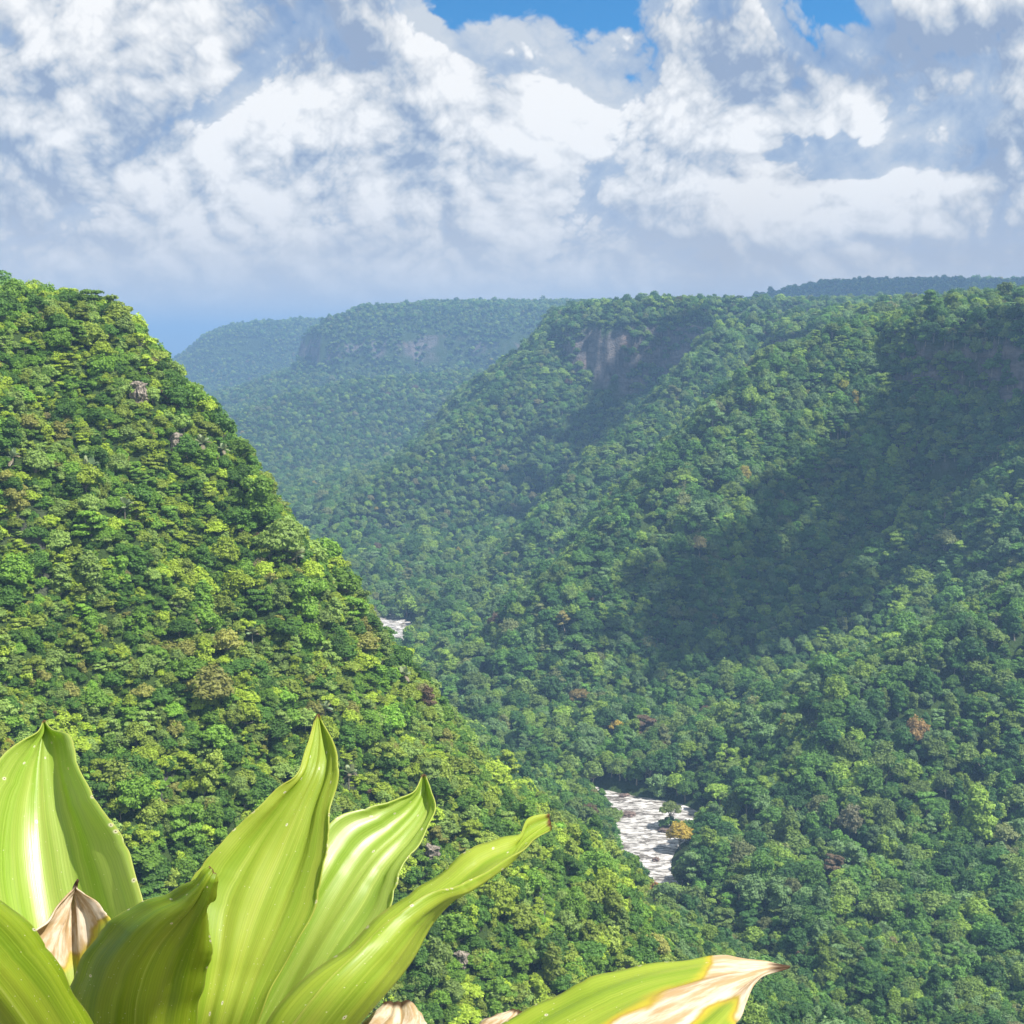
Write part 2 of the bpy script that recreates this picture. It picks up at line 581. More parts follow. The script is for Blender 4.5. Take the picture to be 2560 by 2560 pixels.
wcol = nt.mix(foam, nt.mix(f2, (0.10, 0.085, 0.07), (0.24, 0.21, 0.18)), (0.74, 0.715, 0.675))
wp_ = principled(nt, wcol, nt.ramp(foam, 0, 1, 0.18, 0.7, False), 0.5, bump(nt, nt.math('ADD', f1, f2), 0.8, 0.8))
finish(nt, wp_.outputs[0])
river = link('river', grid_mesh('river', WX, WY, WZ), m_water, kind='structure')

# ------------------------------------------------------------------ air
ZTOP = 215.0
hz_lo = (-27000.0, -60.0, -300.0)
hz_hi = (27000.0, 27000.0, ZTOP)
hv = [(x, y, z) for z in (hz_lo[2], hz_hi[2]) for y in (hz_lo[1], hz_hi[1]) for x in (hz_lo[0], hz_hi[0])]
hf = [(0, 2, 3, 1), (4, 5, 7, 6), (0, 1, 5, 4), (2, 6, 7, 3), (0, 4, 6, 2), (1, 3, 7, 5)]
hme = bpy.data.meshes.new('haze')
hme.from_pydata(hv, [], hf)
m_haze = bpy.data.materials.new('haze_air')
m_haze.use_nodes = True
hn = NT(m_haze.node_tree)
hn.t.nodes.clear()
pv = hn.n('ShaderNodeVolumePrincipled')
pv.inputs['Color'].default_value = (0.32, 0.55, 0.90, 1)
pv.inputs['Density'].default_value = 1.8e-4
pv.inputs['Anisotropy'].default_value = 0.0
ho = hn.n('ShaderNodeOutputMaterial')
hn.t.links.new(pv.outputs[0], ho.inputs['Volume'])
haze = link('haze', hme, m_haze, kind='stuff', label='pale blue haze filling the air of the gorge')

# ------------------------------------------------------------------ tree shapes
def mesh_from(name, verts, faces, smooth=None, mats=None, mat_idx=None):
    me = bpy.data.meshes.new(name)
    me.from_pydata(verts, [], faces)
    if smooth is not None:
        me.polygons.foreach_set('use_smooth', smooth if hasattr(smooth, '__len__') else [smooth] * len(faces))
    if mat_idx is not None:
        me.polygons.foreach_set('material_index', mat_idx)
    me.update()
    return me


def icosphere(sub):
    bm = bmesh.new()
    bmesh.ops.create_icosphere(bm, subdivisions=sub, radius=1.0)
    v = np.array([x.co[:] for x in bm.verts]); f = [[q.index for q in p.verts] for p in bm.faces]
    bm.free()
    return v, f


ICO_V, ICO_F = icosphere(2)


def unit(a):
    return a / (np.linalg.norm(a, axis=-1, keepdims=True) + 1e-9)


def leaf_cards(centres, normals, size, r):
    """one folded diamond for each leaf clump"""
    n = len(centres)
    ref = unit(r.normal(size=(n, 3)))
    t1 = unit(np.cross(normals, ref)); t2 = np.cross(normals, t1)
    s = (size * r.uniform(0.6, 1.35, n))[:, None]
    fold = normals * s * r.uniform(0.05, 0.4, n)[:, None]
    a = centres + t1 * s; b = centres + t2 * s * 0.72 - fold
    c = centres - t1 * s; d = centres - t2 * s * 0.72 - fold
    v = np.stack([a, b, c, d], 1).reshape(-1, 3)
    f = np.arange(n * 4).reshape(n, 4)
    return v, f


def crown_mesh(name, kind, seed, leaf=0.42, count=1900):
    r = np.random.default_rng(seed)
    lobes = []
    if kind == 'round':
        lobes.append((0, 0, 7.2, 3.4, 3.0))
        for k in range(11):
            a = k * 2.4 + r.uniform(-.4, .4); q = r.uniform(1.8, 3.5)
            lobes.append((q * math.cos(a), q * math.sin(a), 6.0 + r.uniform(-0.6, 3.0) - 0.25 * q, r.uniform(1.2, 2.1), r.uniform(1.0, 1.7)))
    elif kind == 'flat':
        for k in range(13):
            a = k * 2.4 + r.uniform(-.4, .4); q = 4.3 * math.sqrt((k + 0.3) / 13)
            lobes.append((q * math.cos(a), q * math.sin(a), 8.6 - 0.10 * q * q + r.uniform(-.5, .5), r.uniform(1.3, 2.0), r.uniform(0.55, 0.95)))
    elif kind == 'tall':
        for k in range(13):
            a = k * 2.4 + r.uniform(-.4, .4); h = 4.0 + 8.0 * (k / 12.0)
            q = (2.2 * math.sin(math.pi * (0.25 + 0.72 * k / 12.0))) * r.uniform(0.6, 1.1)
            lobes.append((q * math.cos(a), q * math.sin(a), h, r.uniform(1.2, 1.9), r.uniform(1.0, 1.5)))
    elif kind == 'shaggy':
        for k in range(14):
            a = k * 2.4 + r.uniform(-.5, .5); q = r.uniform(0.4, 3.2)
            lobes.append((q * math.cos(a), q * math.sin(a), r.uniform(3.2, 9.0) - 0.35 * q, r.uniform(0.9, 1.6), r.uniform(1.3, 2.4)))
    elif kind == 'sparse':
        for k in range(12):
            a = k * 2.4 + r.uniform(-.6, .6); q = r.uniform(1.0, 4.0)
            lobes.append((q * math.cos(a), q * math.sin(a), r.uniform(6.2, 9.6) - 0.2 * q, r.uniform(0.9, 1.5), r.uniform(0.6, 1.0)))
    elif kind == 'layered':
        for k in range(15):
            a = k * 2.4 + r.uniform(-.4, .4); tier = k % 4
            q = (3.9 - 0.75 * tier) * r.uniform(0.45, 1.05)
            lobes.append((q * math.cos(a), q * math.sin(a), 5.2 + 1.7 * tier + r.uniform(-.3, .3), r.uniform(1.2, 1.9), r.uniform(0.5, 0.8)))
    L = np.array(lobes)
    w = L[:, 3] * L[:, 3]; w /= w.sum()
    if kind == 'sparse':
        count = int(count * 0.7)
    pick = r.choice(len(L), count, p=w)
    d = unit(r.normal(size=(count, 3)))
    d[:, 2] = np.where(d[:, 2] < -0.35, -d[:, 2], d[:, 2])
    wob = 1 + 0.16 * np.sin(d[:, 0] * 7 + pick * 1.7) * np.sin(d[:, 1] * 6 + pick) + 0.12 * np.sin(d[:, 2] * 9 + pick * 2.1)
    rad_ = r.uniform(0.80, 1.10, count) * wob
    c = L[pick, :3] + d * np.stack([L[pick, 3], L[pick, 3], L[pick, 4]], 1) * rad_[:, None]
    nrm = unit(d + r.normal(size=(count, 3)) * 0.55 + np.array([0, 0, 0.45]))
    v, f = leaf_cards(c, nrm, leaf, r)
    V = [v]; F = [q.tolist() for q in f]; off = len(v)
    if kind != 'sparse':
        for (x, y, z, rx, rz) in L:                      # darker mass of twigs and inner leaves
            cv = ICO_V * np.array([rx, rx, rz]) * 0.74 * (1 + r.uniform(-.18, .18, len(ICO_V)))[:, None] + np.array([x, y, z])
            V.append(cv); F += [[i + off for i in q] for q in ICO_F]; off += len(cv)
    return mesh_from(name, np.concatenate(V).tolist(), F, False), L


def tube_pts(path, radii, sides=6):
    """tapered tube along a path -> verts, faces"""
    path = [Vector(p) for p in path]
    V = []; F = []
    for i, p in enumerate(path):
        t = (path[min(i + 1, len(path) - 1)] - path[max(i - 1, 0)]).normalized()
        u = t.orthogonal().normalized(); w = t.cross(u)
        for k in range(sides):
            a = 2 * math.pi * k / sides
            V.append(tuple(p + (u * math.cos(a) + w * math.sin(a)) * radii[i]))
    for i in range(len(path) - 1):
        for k in range(sides):
            k2 = (k + 1) % sides
            F.append((i * sides + k, i * sides + k2, (i + 1) * sides + k2, (i + 1) * sides + k))
    F.append(tuple(range((len(path) - 1) * sides, len(path) * sides)))
    return V, F


def trunk_mesh(name, L, seed, pale=False):
    r = random.Random(seed)
    V = []; F = []

    def add(path, radii, sides=6):
        v, f = tube_pts(path, radii, sides)
        o = len(V)
        V.extend(v); F.extend([tuple(i + o for i in q) for q in f])
    top = float(L[:, 2].max()) - 1.0
    j = lambda s: r.uniform(-s, s)
    base = [(0, 0, -2.5), (j(.1), j(.1), 0.4), (j(.25), j(.25), top * 0.35), (j(.35), j(.35), top * 0.62), (j(.4), j(.4), top)]
    add(base, [0.46, 0.34, 0.27, 0.21, 0.07])
    for (x, y, z, rx, rz) in L[:9]:
        s = 0.45 + 0.25 * r.random()
        p0 = Vector((0, 0, top * s)); p2 = Vector((x, y, z)); pm = p0.lerp(p2, 0.5) + Vector((j(.3), j(.3), -0.4))
        add([p0, pm, p2], [0.16, 0.11, 0.04], 5)
    return mesh_from(name, V, F, True)


# foliage material: one procedural shader, the tint comes with each tree
m_leaf, nt = new_mat('tree_foliage')
at = nt.n('ShaderNodeAttribute', attribute_type='INSTANCER', attribute_name='tint')
tc = nt.n('ShaderNodeTexCoord')
nz_ = nt.noise(tc.outputs['Object'], 0.9, 3, 0.6)
fine = nt.noise(tc.outputs['Object'], 5.0, 2, 0.5)
bri = nt.math('MULTIPLY', nt.ramp(nz_, 0.3, 0.7, 0.72, 1.28), nt.ramp(fine, 0.25, 0.75, 0.7, 1.32))
lc = nt.scale(at.outputs['Color'], bri)
yel = nt.mix(nt.ramp(fine, 0.55, 0.8, 0.0, 0.35), lc, nt.mix(1.0, lc, (1.5, 1.2, 0.7), 'MULTIPLY'))
lp = principled(nt, yel, 0.55, 0.25)
tr = nt.n('ShaderNodeBsdfTranslucent')
nt.put(tr.inputs['Color'], nt.mix(1.0, yel, (1.35, 1.25, 0.5), 'MULTIPLY'))
mx = nt.n('ShaderNodeMixShader')
mx.inputs[0].default_value = 0.38
nt.t.links.new(lp.outputs[0], mx.inputs[1]); nt.t.links.new(tr.outputs[0], mx.inputs[2])
finish(nt, mx.outputs[0])

m_bark, nt = new_mat('tree_bark')
tc = nt.n('ShaderNodeTexCoord')
bk = nt.noise(nt.vmath('MULTIPLY', tc.outputs['Object'], (3, 3, 0.8)), 1.5, 4, 0.6)
p = principled(nt, nt.mix(nt.ramp(bk, 0.35, 0.65), (0.16, 0.13, 0.10), (0.42, 0.38, 0.32)), 0.9, 0.1, bump(nt, bk, 0.6, 0.05))
finish(nt, p.outputs[0])

VARIANTS = ['round', 'round', 'flat', 'tall', 'shaggy', 'sparse', 'layered', 'round', 'shaggy', 'layered']
CROWNS = []; TRUNKS = []
for i, kd in enumerate(VARIANTS):
    cm, L_ = crown_mesh('crown', kd, 100 + i)
    tm = trunk_mesh('trunk', L_, 300 + i)
    cm.materials.append(m_leaf); tm.materials.append(m_bark)
    CROWNS.append(cm); TRUNKS.append(tm)

# ------------------------------------------------------------------ where the trees stand
elev = np.where(RADG > 120, (TZ + 7.0) / RADG, -9.0)
runmax = np.maximum.accumulate(elev, axis=0)
runmax = np.vstack([np.full((1, elev.shape[1]), -9.0), runmax[:-1]])


def bilinear(grid, ia, ir):
    a0 = np.clip(np.floor(ia).astype(int), 0, grid.shape[1] - 2); r0 = np.clip(np.floor(ir).astype(int), 0, grid.shape[0] - 2)
    fa = np.clip(ia - a0, 0, 1); fr = np.clip(ir - r0, 0, 1)
    return (grid[r0, a0] * (1 - fa) + grid[r0, a0 + 1] * fa) * (1 - fr) + (grid[r0 + 1, a0] * (1 - fa) + grid[r0 + 1, a0 + 1] * fa) * fr


def terrain_at(x, y):
    r_ = np.hypot(x, y); a_ = np.arctan2(x, y)
    ia = np.interp(a_, az, np.arange(len(az))); ir = np.interp(r_, rad, np.arange(len(rad)))
    return bilinear(TZ, ia, ir), ia, ir, r_


def jitter_grid(x0, x1, y0, y1, cell, seed):
    r = np.random.default_rng(seed)
    nx = int((x1 - x0) / cell); ny = int((y1 - y0) / cell)
    gx, gy = np.meshgrid(np.arange(nx), np.arange(ny))
    gx = x0 + (gx + 0.5 * (gy % 2) + r.uniform(-.42, .42, gx.shape)) * cell
    gy = y0 + (gy + r.uniform(-.42, .42, gy.shape)) * cell
    return gx.ravel(), gy.ravel()


def proj(P):
    """world -> pixel of the 2560 px photograph"""
    cp, sp_ = math.cos(PITCH), math.sin(PITCH)
    P = np.asarray(P, float)
    depth = P[..., 1] * cp - P[..., 2] * sp_
    up = P[..., 1] * sp_ + P[..., 2] * cp
    return 1280 + FPX * P[..., 0] / depth, 1280 - FPX * up / depth, depth


def unproj(u, v, d):
    a = (u - 1280) / FPX; b = (1280 - v) / FPX
    cp, sp_ = math.cos(PITCH), math.sin(PITCH)
    return np.array([a * d, d * (cp + b * sp_), d * (-sp_ + b * cp)])


bands = [(90, 560, 3.5), (560, 1000, 6.6), (1000, 2300, 8.6), (2300, 6200, 11.0)]
PX = []; PY = []; PS = []
for bi, (d0, d1, cell) in enumerate(bands):
    half = math.tan(R(22.5)) * d1 + 40
    gx, gy = jitter_grid(-half, half, max(60, d0 * 0.85), d1, cell, 500 + bi)
    r_ = np.hypot(gx, gy); a_ = np.degrees(np.arctan2(gx, gy))
    k = (r_ >= d0) & (r_ < d1) & (np.abs(a_) < 22.5)
    PX.append(gx[k]); PY.append(gy[k]); PS.append(np.full(k.sum(), cell))
# low growth between the trees of the near slope
gx, gy = jitter_grid(-220, 260, 75, 600, 3.1, 560)
r_ = np.hypot(gx, gy); a_ = np.degrees(np.arctan2(gx, gy))
k = (r_ >= 90) & (r_ < 580) & (np.abs(a_) < 22.5)
PX.append(gx[k]); PY.append(gy[k]); PS.append(np.full(k.sum(), -1.0))
# more of it where the slope is too steep for the plan spacing
gx, gy = jitter_grid(-220, 100, 75, 560, 1.7, 561)
r_ = np.hypot(gx, gy); a_ = np.degrees(np.arctan2(gx, gy))
hx = (terrain_at(gx + 2, gy)[0] - terrain_at(gx - 2, gy)[0]) / 4; hy = (terrain_at(gx, gy + 2)[0] - terrain_at(gx, gy - 2)[0]) / 4
k = (r_ >= 90) & (r_ < 560) & (np.abs(a_) < 22.5) & (np.hypot(hx, hy) > 1.35)
PX.append(gx[k]); PY.append(gy[k]); PS.append(np.full(k.sum(), -1.0))
# and on the steep faces of the far wall
for (x0, x1, y0, y1, cell, sd, lim) in [(-100, 620, 640, 2400, 4.2, 562, 0.85), (-700, 500, 2500, 5200, 7.0, 563, 1.0)]:
    gx, gy = jitter_grid(x0, x1, y0, y1, cell, sd)
    a_ = np.degrees(np.arctan2(gx, gy))
    gx, gy = gx[np.abs(a_) < 22.5], gy[np.abs(a_) < 22.5]
    hx = (terrain_at(gx + 4, gy)[0] - terrain_at(gx - 4, gy)[0]) / 8; hy = (terrain_at(gx, gy + 4)[0] - terrain_at(gx, gy - 4)[0]) / 8
    k = np.hypot(hx, hy) > lim
    PX.append(gx[k]); PY.append(gy[k]); PS.append(np.full(k.sum(), cell))
PX = np.concatenate(PX); PY = np.concatenate(PY); PS = np.concatenate(PS)
PZ, IA, IR, PR = terrain_at(PX, PY)
dzx = (terrain_at(PX + 3, PY)[0] - terrain_at(PX - 3, PY)[0]) / 6
dzy = (terrain_at(PX, PY + 3)[0] - terrain_at(PX, PY - 3)[0]) / 6
SLOPE = np.hypot(dzx, dzy)
rd = np.full(PX.shape, 1e4)
kk = (PY > 250) & (np.abs(PX) < 900) & (PZ < FLOOR + 60)
rd[kk] = river_dist(PX[kk], PY[kk])
vis = (PZ + 17.0) / PR > bilinear(runmax, IA, IR) - 6.0 / PR
bare = fbm(PX, PY, 64, 2, 905)
near_ = PR < 560
hidden_reach = (PY < 585) | ((PY > 755) & (PY < 1115)) | (PY > 1215)
keep = vis & ((rd > 1.5) | (hidden_reach & (rd > -9))) & ~(~near_ & (SLOPE > 1.9) & (bare > 0.0)) & ~((PR > 2600) & (SLOPE > 1.3) & (bare > -0.05))
PX, PY, PZ, PS, PR, SLOPE, rd = [q[keep] for q in (PX, PY, PZ, PS, PR, SLOPE, rd)]
N = len(PX)
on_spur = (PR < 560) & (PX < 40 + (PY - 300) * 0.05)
wild = fbm(PX, PY, 70, 3, 905)
u1 = rng.uniform(0, 1, N); u2 = rng.uniform(0, 1, N)
diam = np.where(PR < 560, 4.2 + 4.4 * u1 ** 2.2 + 1.0 * wild, 8.2 + 6.0 * u1 ** 1.6 + 1.5 * wild)
shrub = PS < 0
diam = np.where((PR < 560) & (u2 > 0.965) & (PZ < -25), 8.5 + 3.5 * u1, diam)
diam = np.where((PR >= 560) & (u2 > 0.95), diam * 1.35, diam)
diam = np.where((PR >= 560) & (u2 < 0.25), diam * 0.72, diam)
diam = np.where(shrub, 2.6 + 2.4 * u1 ** 1.5, diam)
diam = np.where(PR > 2300, diam * 0.98, diam)
diam = np.clip(diam, 2.4, 22)
sc_ = diam / 9.0
zs = sc_ * rng.uniform(0.8, 1.2, N) * np.where(SLOPE > 1.2, 0.85, 1.0)
PZ = PZ - np.where(PR < 560, 3.4, 1.2) * sc_ * rng.uniform(0.6, 1.3, N)
PZ = np.where(shrub, PZ - 2.6 * sc_, PZ)
VW = np.array([.18, .16, .04, .10, .12, .05, .05, .17, .10, .04]); VW /= VW.sum()
vidx = rng.choice(len(VARIANTS), N, p=VW)
vidx = np.where((vidx == 3) & ((PR > 1500) | (PZ > -25)), 7, vidx)          # no spires along the skylines
rotz = rng.uniform(0, 2 * math.pi, N)
lean = rng.normal(0, 0.09, (N, 2))

PAL = np.array([(0.060, 0.118, 0.024), (0.034, 0.078, 0.020), (0.120, 0.175, 0.030), (0.090, 0.130, 0.034), (0.088, 0.140, 0.056), (0.105, 0.120, 0.050), (0.076, 0.150, 0.030)])
PW = np.array([.28, .20, .13, .13, .13, .03, .10])
cum = np.cumsum(PW / PW.sum())
uu = np.clip(rng.uniform(0, 1, N) * 0.8 + 0.2 * (0.5 + 0.9 * fbm(PX, PY, 45, 3, 911)), 0, 0.9999)
pidx = np.searchsorted(cum, uu)
tint = PAL[pidx] * rng.uniform(0.75, 1.30, N)[:, None]
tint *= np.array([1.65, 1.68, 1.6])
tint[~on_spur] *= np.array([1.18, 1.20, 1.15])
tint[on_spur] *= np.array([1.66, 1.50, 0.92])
rare = rng.uniform(0, 1, N)
tint[rare < 0.003] = (0.26, 0.25, 0.11)
tint[(rare > 0.006) & (rare < 0.0075)] = (0.17, 0.12, 0.07)
tint[(rare > 0.011) & (rare < 0.0117)] = (0.36, 0.32, 0.06)

U, Vp, DEP = proj(np.stack([PX, PY, PZ + 7 * sc_], 1))
on_screen = (U > -20) & (U < 2580) & (Vp > 300) & (Vp < 2580)
pix_size = diam * FPX / DEP
print('trees', N)
def find_tree(u, v, rmax=60, dmin=0, dmax=1e9):
    """the tree whose crown the photograph shows nearest to this pixel, nearer trees first"""
    d2 = np.hypot(U - u, Vp - v) + DEP * 0.02
    d2 = np.where(shrub | (DEP < dmin) | (DEP > dmax), 1e9, d2)
    return int(np.argmin(d2))


alive = np.ones(N, bool)
force = []
# trees that stand out by colour: pixel, tint, crown kind, size factor, label
SPECIAL = [
    (1678, 2108, (0.50, 0.40, 0.06), 0, 1.15, 'golden-yellow flowering tree leaning over the lower bank of the river bend'),
    (1632, 2172, (0.34, 0.19, 0.05), 4, 0.55, 'small rust-orange bushy tree at the foot of the visible rapids'),
    (1532, 1808, (0.50, 0.40, 0.08), 2, 0.8, 'pale yellow blossoming flat crown on the valley floor above the river bend'),
    (1752, 1366, (0.42, 0.38, 0.16), 0, 1.2, 'cream-flowering crown standing out on the lit spur of the far wall'),
    (2100, 972, (0.30, 0.32, 0.03), 0, 1.1, 'bright yellow-green crown just below the upper cliffs of the far wall'),
    (1410, 1560, (0.36, 0.33, 0.10), 6, 1.0, 'pale straw-coloured crown low on the central spur'),
    (1440, 1752, (0.24, 0.19, 0.06), 2, 1.1, 'brownish flat crown on the valley floor beyond the river bend'),
    (2300, 1838, (0.36, 0.25, 0.10), 0, 0.9, 'orange-tan crown on the lower slope of the far wall'),
    (2110, 2075, (0.22, 0.22, 0.13), 7, 1.25, 'broad grey-tan domed crown on the slope right of the river'),
    (2080, 2180, (0.20, 0.15, 0.09), 6, 1.1, 'dull brown-green tiered crown below the grey-tan dome'),
]
special_label = {}
clear_later = []
for (u, v, tn, kd, k, lab) in SPECIAL:
    i = find_tree(u, v)
    if i in special_label:
        continue
    tint[i] = tn; vidx[i] = kd; sc_[i] *= k * 1.1; zs[i] *= k * 1.3; diam[i] *= k * 1.1          # they stand a little above the canopy
    Vp[i] = proj(np.array([PX[i], PY[i], PZ[i] + 7 * zs[i]]))[1]
    special_label[i] = lab
    force.append(i)
    clear_later.append((U[i], Vp[i], diam[i] * 0.5 * FPX / DEP[i], DEP[i] + 1.0))


def clear(u, v, ru, rv, dep):
    """take away the trees that would stand in front of a spot"""
    k = (((U - u) / ru) ** 2 + ((Vp - v) / rv) ** 2 < 1) & (DEP < dep + 2.0)
    k[list(special_label)] = False
    alive[k] = False


for q in clear_later:
    clear(q[0], q[1] + 0.45 * q[2], q[2] * 1.15, q[2] * 1.5, q[3])


def slope_point(u, v):
    """where the line of sight through a pixel meets the ground"""
    prev = None
    for d in np.concatenate([np.arange(130, 1000, 1.0), np.arange(1000, 3000, 4.0)]):
        p_ = unproj(u, v, d)
        z_ = float(terrain_at(np.array([p_[0]]), np.array([p_[1]]))[0][0])
        if p_[2] <= z_:
            return np.array([p_[0], p_[1], z_])
    return p_


# palms on the near slope: pixel of the crown's heart, height of the stem, frond length, label
PALMS = [
    (224, 1172, 3.2, 3.3, 'young palm with upright pale fronds on the upper left slope below the rock'),
    (312, 1275, 2.6, 3.0, 'palm with arching silvery fronds in mid-slope below the upright one'),
    (508, 1118, 3.0, 2.8, 'palm with drooping tan fronds under the dark hollow of the left slope'),
    (556, 1128, 2.6, 2.2, 'small withered palm at the skyline edge of the left slope'),
    (742, 1392, 3.4, 3.6, 'large pale-fronded palm on the right edge of the left slope'),
    (630, 1592, 2.6, 2.6, 'low palm with one pale upright frond in the middle of the slope'),
    (812, 1768, 3.0, 2.4, 'palm rising just behind the tallest leaf tip'),
    (872, 1938, 3.2, 2.6, 'palm with brown hanging fronds between the two tallest bromeliad leaves'),
    (34, 1142, 2.4, 2.4, 'tan-fronded palm at the left margin of the slope'),
    (1008, 1690, 2.6, 2.6, 'grey-green palm on the lower edge of the left slope above the river'),
]
m_frond, nt = new_mat('palm_frond')
at = nt.n('ShaderNodeAttribute', attribute_type='INSTANCER', attribute_name='tint')
p = principled(nt, at.outputs['Color'], 0.45, 0.4)
tr = nt.n('ShaderNodeBsdfTranslucent'); nt.put(tr.inputs['Color'], at.outputs['Color'])
mx = nt.n('ShaderNodeMixShader'); mx.inputs[0].default_value = 0.3
nt.t.links.new(p.outputs[0], mx.inputs[1]); nt.t.links.new(tr.outputs[0], mx.inputs[2])
finish(nt, mx.outputs[0])


def frond_mesh(rise, droop, seed):
    """a feathered frond of unit length: rachis and two rows of leaflets"""
    r = random.Random(seed)
    V = []; F = []
    pts = []
    for k in range(15):
        t = k / 14
        pts.append(Vector((t * math.cos(rise) * (1 - 0.18 * droop * t), 0, t * math.sin(rise) - droop * t * t)))
    v, f = tube_pts(pts, [0.016 * (1 - 0.85 * k / 14) for k in range(15)], 4)
    V += v; F += f
    for k in range(1, 29):
        t = 0.06 + 0.92 * k / 29
        q = t * 14; i = min(int(q), 13)
        c = pts[i].lerp(pts[i + 1], q - i)
        d = (pts[i + 1] - pts[i]).normalized()
        ln = 0.24 * math.sin(math.pi * (0.12 + 0.84 * t)) + 0.04
        for s in (-1, 1):
            out = (Vector((0, s, 0)) * 0.9 + d * 0.55 + Vector((0, 0, -0.25 + r.uniform(-.15, .12)))).normalized()
            o = len(V)
            wv = d * 0.022
            e = c + out * ln + Vector((0, 0, -0.10 * ln))
            m_ = c + out * ln * 0.55 + Vector((0, 0, 0.02))
            V += [tuple(c - wv * 0.6), tuple(c + wv * 0.6), tuple(m_ + wv), tuple(m_ - wv), tuple(e)]
            F += [(o, o + 1, o + 2, o + 3), (o + 3, o + 2, o + 4)]
    me = mesh_from('frond', V, F, False)
    me.materials.append(m_frond)
    return me


FRONDS = [frond_mesh(1.25, 0.25, 1), frond_mesh(0.95, 0.45, 2), frond_mesh(0.6, 0.55, 3), frond_mesh(0.2, 0.55, 4), frond_mesh(-0.35, 0.35, 5)]
pv_, pf_ = tube_pts([(0, 0, -2.0), (0.03, 0, 0.3), (0.0, 0.04, 0.75), (0, 0, 1.0)], [0.16, 0.12, 0.10, 0.11], 8)
PALM_TRUNK = mesh_from('trunk', pv_, pf_, True)
PALM_TRUNK.materials.append(m_bark)
for pi_, (u, v, hgt, fl, lab) in enumerate(PALMS):
    g_ = slope_point(u, v + 6)
    dep = proj(g_)[2]
    # the stem stands where the crown shows at (u, v)
    for _ in range(3):
        top_px = proj(g_ + np.array([0, 0, hgt]))
        g_ = slope_point(u + (u - top_px[0]), v + 6 + (v - top_px[1])) if _ == 0 else g_
    dep = proj(g_)[2]
    clear(u, v - 4, 20, 26, dep)
    e = bpy.data.objects.new('palm_tree', None)
    COL.objects.link(e)
    e.location = g_
    r = random.Random(40 + pi_)
    e.rotation_euler = (0.05, 0.06, r.uniform(0, 6.28))
    hgt += 0.3
    e['label'] = lab; e['category'] = 'palm'; e['group'] = 'palms on the near slope'
    t = link('trunk', PALM_TRUNK, None, e)
    t.scale = (1, 1, hgt)
    nfr = 12
    for k in range(nfr):
        tier = 0 if k < 4 else 1 if k < 8 else 2 if k < 10 else 3 if k < 11 else 4
        o = link('frond', FRONDS[tier], None, e)
        o.location = (0, 0, hgt)
        o.rotation_euler = (r.uniform(-.15, .15), r.uniform(-.12, .12), k * 2.39 + r.uniform(-.3, .3))
        q = fl * r.uniform(1.05, 1.4)
        o.scale = (q, q, q)
        dryf = tier >= 3 or (k == 9 and pi_ in (2, 3, 7, 8))
        o['tint'] = [0.30, 0.255, 0.17, 1.0] if dryf else [0.30 + r.uniform(-.04, .06), 0.38, 0.19, 1.0]
        if dryf and k == 11:
            o['label'] = 'dry tan frond hanging down'

# bare rock showing through the near slope
def rock_mesh(name, seed, sx, sy, sz, rough=0.28, blocky=0.55):
    r = np.random.default_rng(seed)
    bm = bmesh.new()
    bmesh.ops.create_cube(bm, size=2.0)
    bmesh.ops.subdivide_edges(bm, edges=bm.edges[:], cuts=9, use_grid_fill=True)
    P = np.array([q.co[:] for q in bm.verts])
    sph = unit(P)
    P = P * blocky + sph * (1 - blocky)
    n_ = fbm(P[:, 0] * 2 + seed, P[:, 1] * 2 + P[:, 2] * 3.1, 1.0, 4, seed)
    lay = np.round(P[:, 2] * 3.0 + n_) / 3.0
    P = P * (1 + rough * n_[:, None])
    P[:, :2] *= (1 + 0.18 * (np.sin(lay * 9 + seed)))[:, None]
    P *= np.array([sx, sy, sz])
    for q, c in zip(bm.verts, P):
        q.co = c
    me = bpy.data.meshes.new(name)
    bm.to_mesh(me); bm.free()
    me.polygons.foreach_set('use_smooth', [False] * len(me.polygons))
    return me


m_outcrop, nt = new_mat('weathered_rock')
tcs = nt.n('ShaderNodeTexCoord')
n1 = nt.noise(tcs.outputs['Object'], 0.9, 6, 0.6)
n2 = nt.noise(nt.vmath('MULTIPLY', tcs.outputs['Object'], (1.5, 1.5, 0.25)), 1.0, 4, 0.6)
rc = nt.mix(nt.ramp(n1, 0.35, 0.65), (0.13, 0.11, 0.085), (0.36, 0.31, 0.25))
rc = nt.mix(nt.ramp(n2, 0.5, 0.68), rc, (0.08, 0.07, 0.06))
p = principled(nt, rc, 0.9, 0.15, bump(nt, n1, 0.8, 0.4))
finish(nt, p.outputs[0])
OUTCROPS = [
    (346, 985, 2.0, 2.2, 4.6, 26, 46, 'grey rock face bared among the trees high on the left slope'),
    (1080, 2138, 1.7, 1.8, 3.2, 20, 36, 'grey rock face in the slope between the pale leaf and the curled leaf'),
    (436, 1118, 1.6, 1.8, 2.6, 16, 22, 'dark overhung rock in the hollow of the left slope'),
    (1152, 2400, 1.3, 1.5, 2.2, 14, 20, 'small pale rock low in the slope right of the curled leaf'),
]
for oi_, (u, v, sx, sy, sz, ru, rv, lab) in enumerate(OUTCROPS):
    g_ = slope_point(u, v + rv * 0.6)
    clear(u, v, ru * 0.6, rv * 0.7, proj(g_)[2] + 1)
    o = link('rock_outcrop', rock_mesh('rock_outcrop', 11 + oi_, sx, sy, sz), m_outcrop, label=lab, category='rock', group='rocks in the near slope')
    o.location = g_ + np.array([0, 0.6, sz * 0.35])
    o.rotation_euler = (0.1, 0.05, 0.4 * oi_)

# rocks and the wooded islet in the river
def water_point(u, v):
    a = unproj(u, v, 1.0)
    return a * ((WATER_Z + 0.1) / a[2])

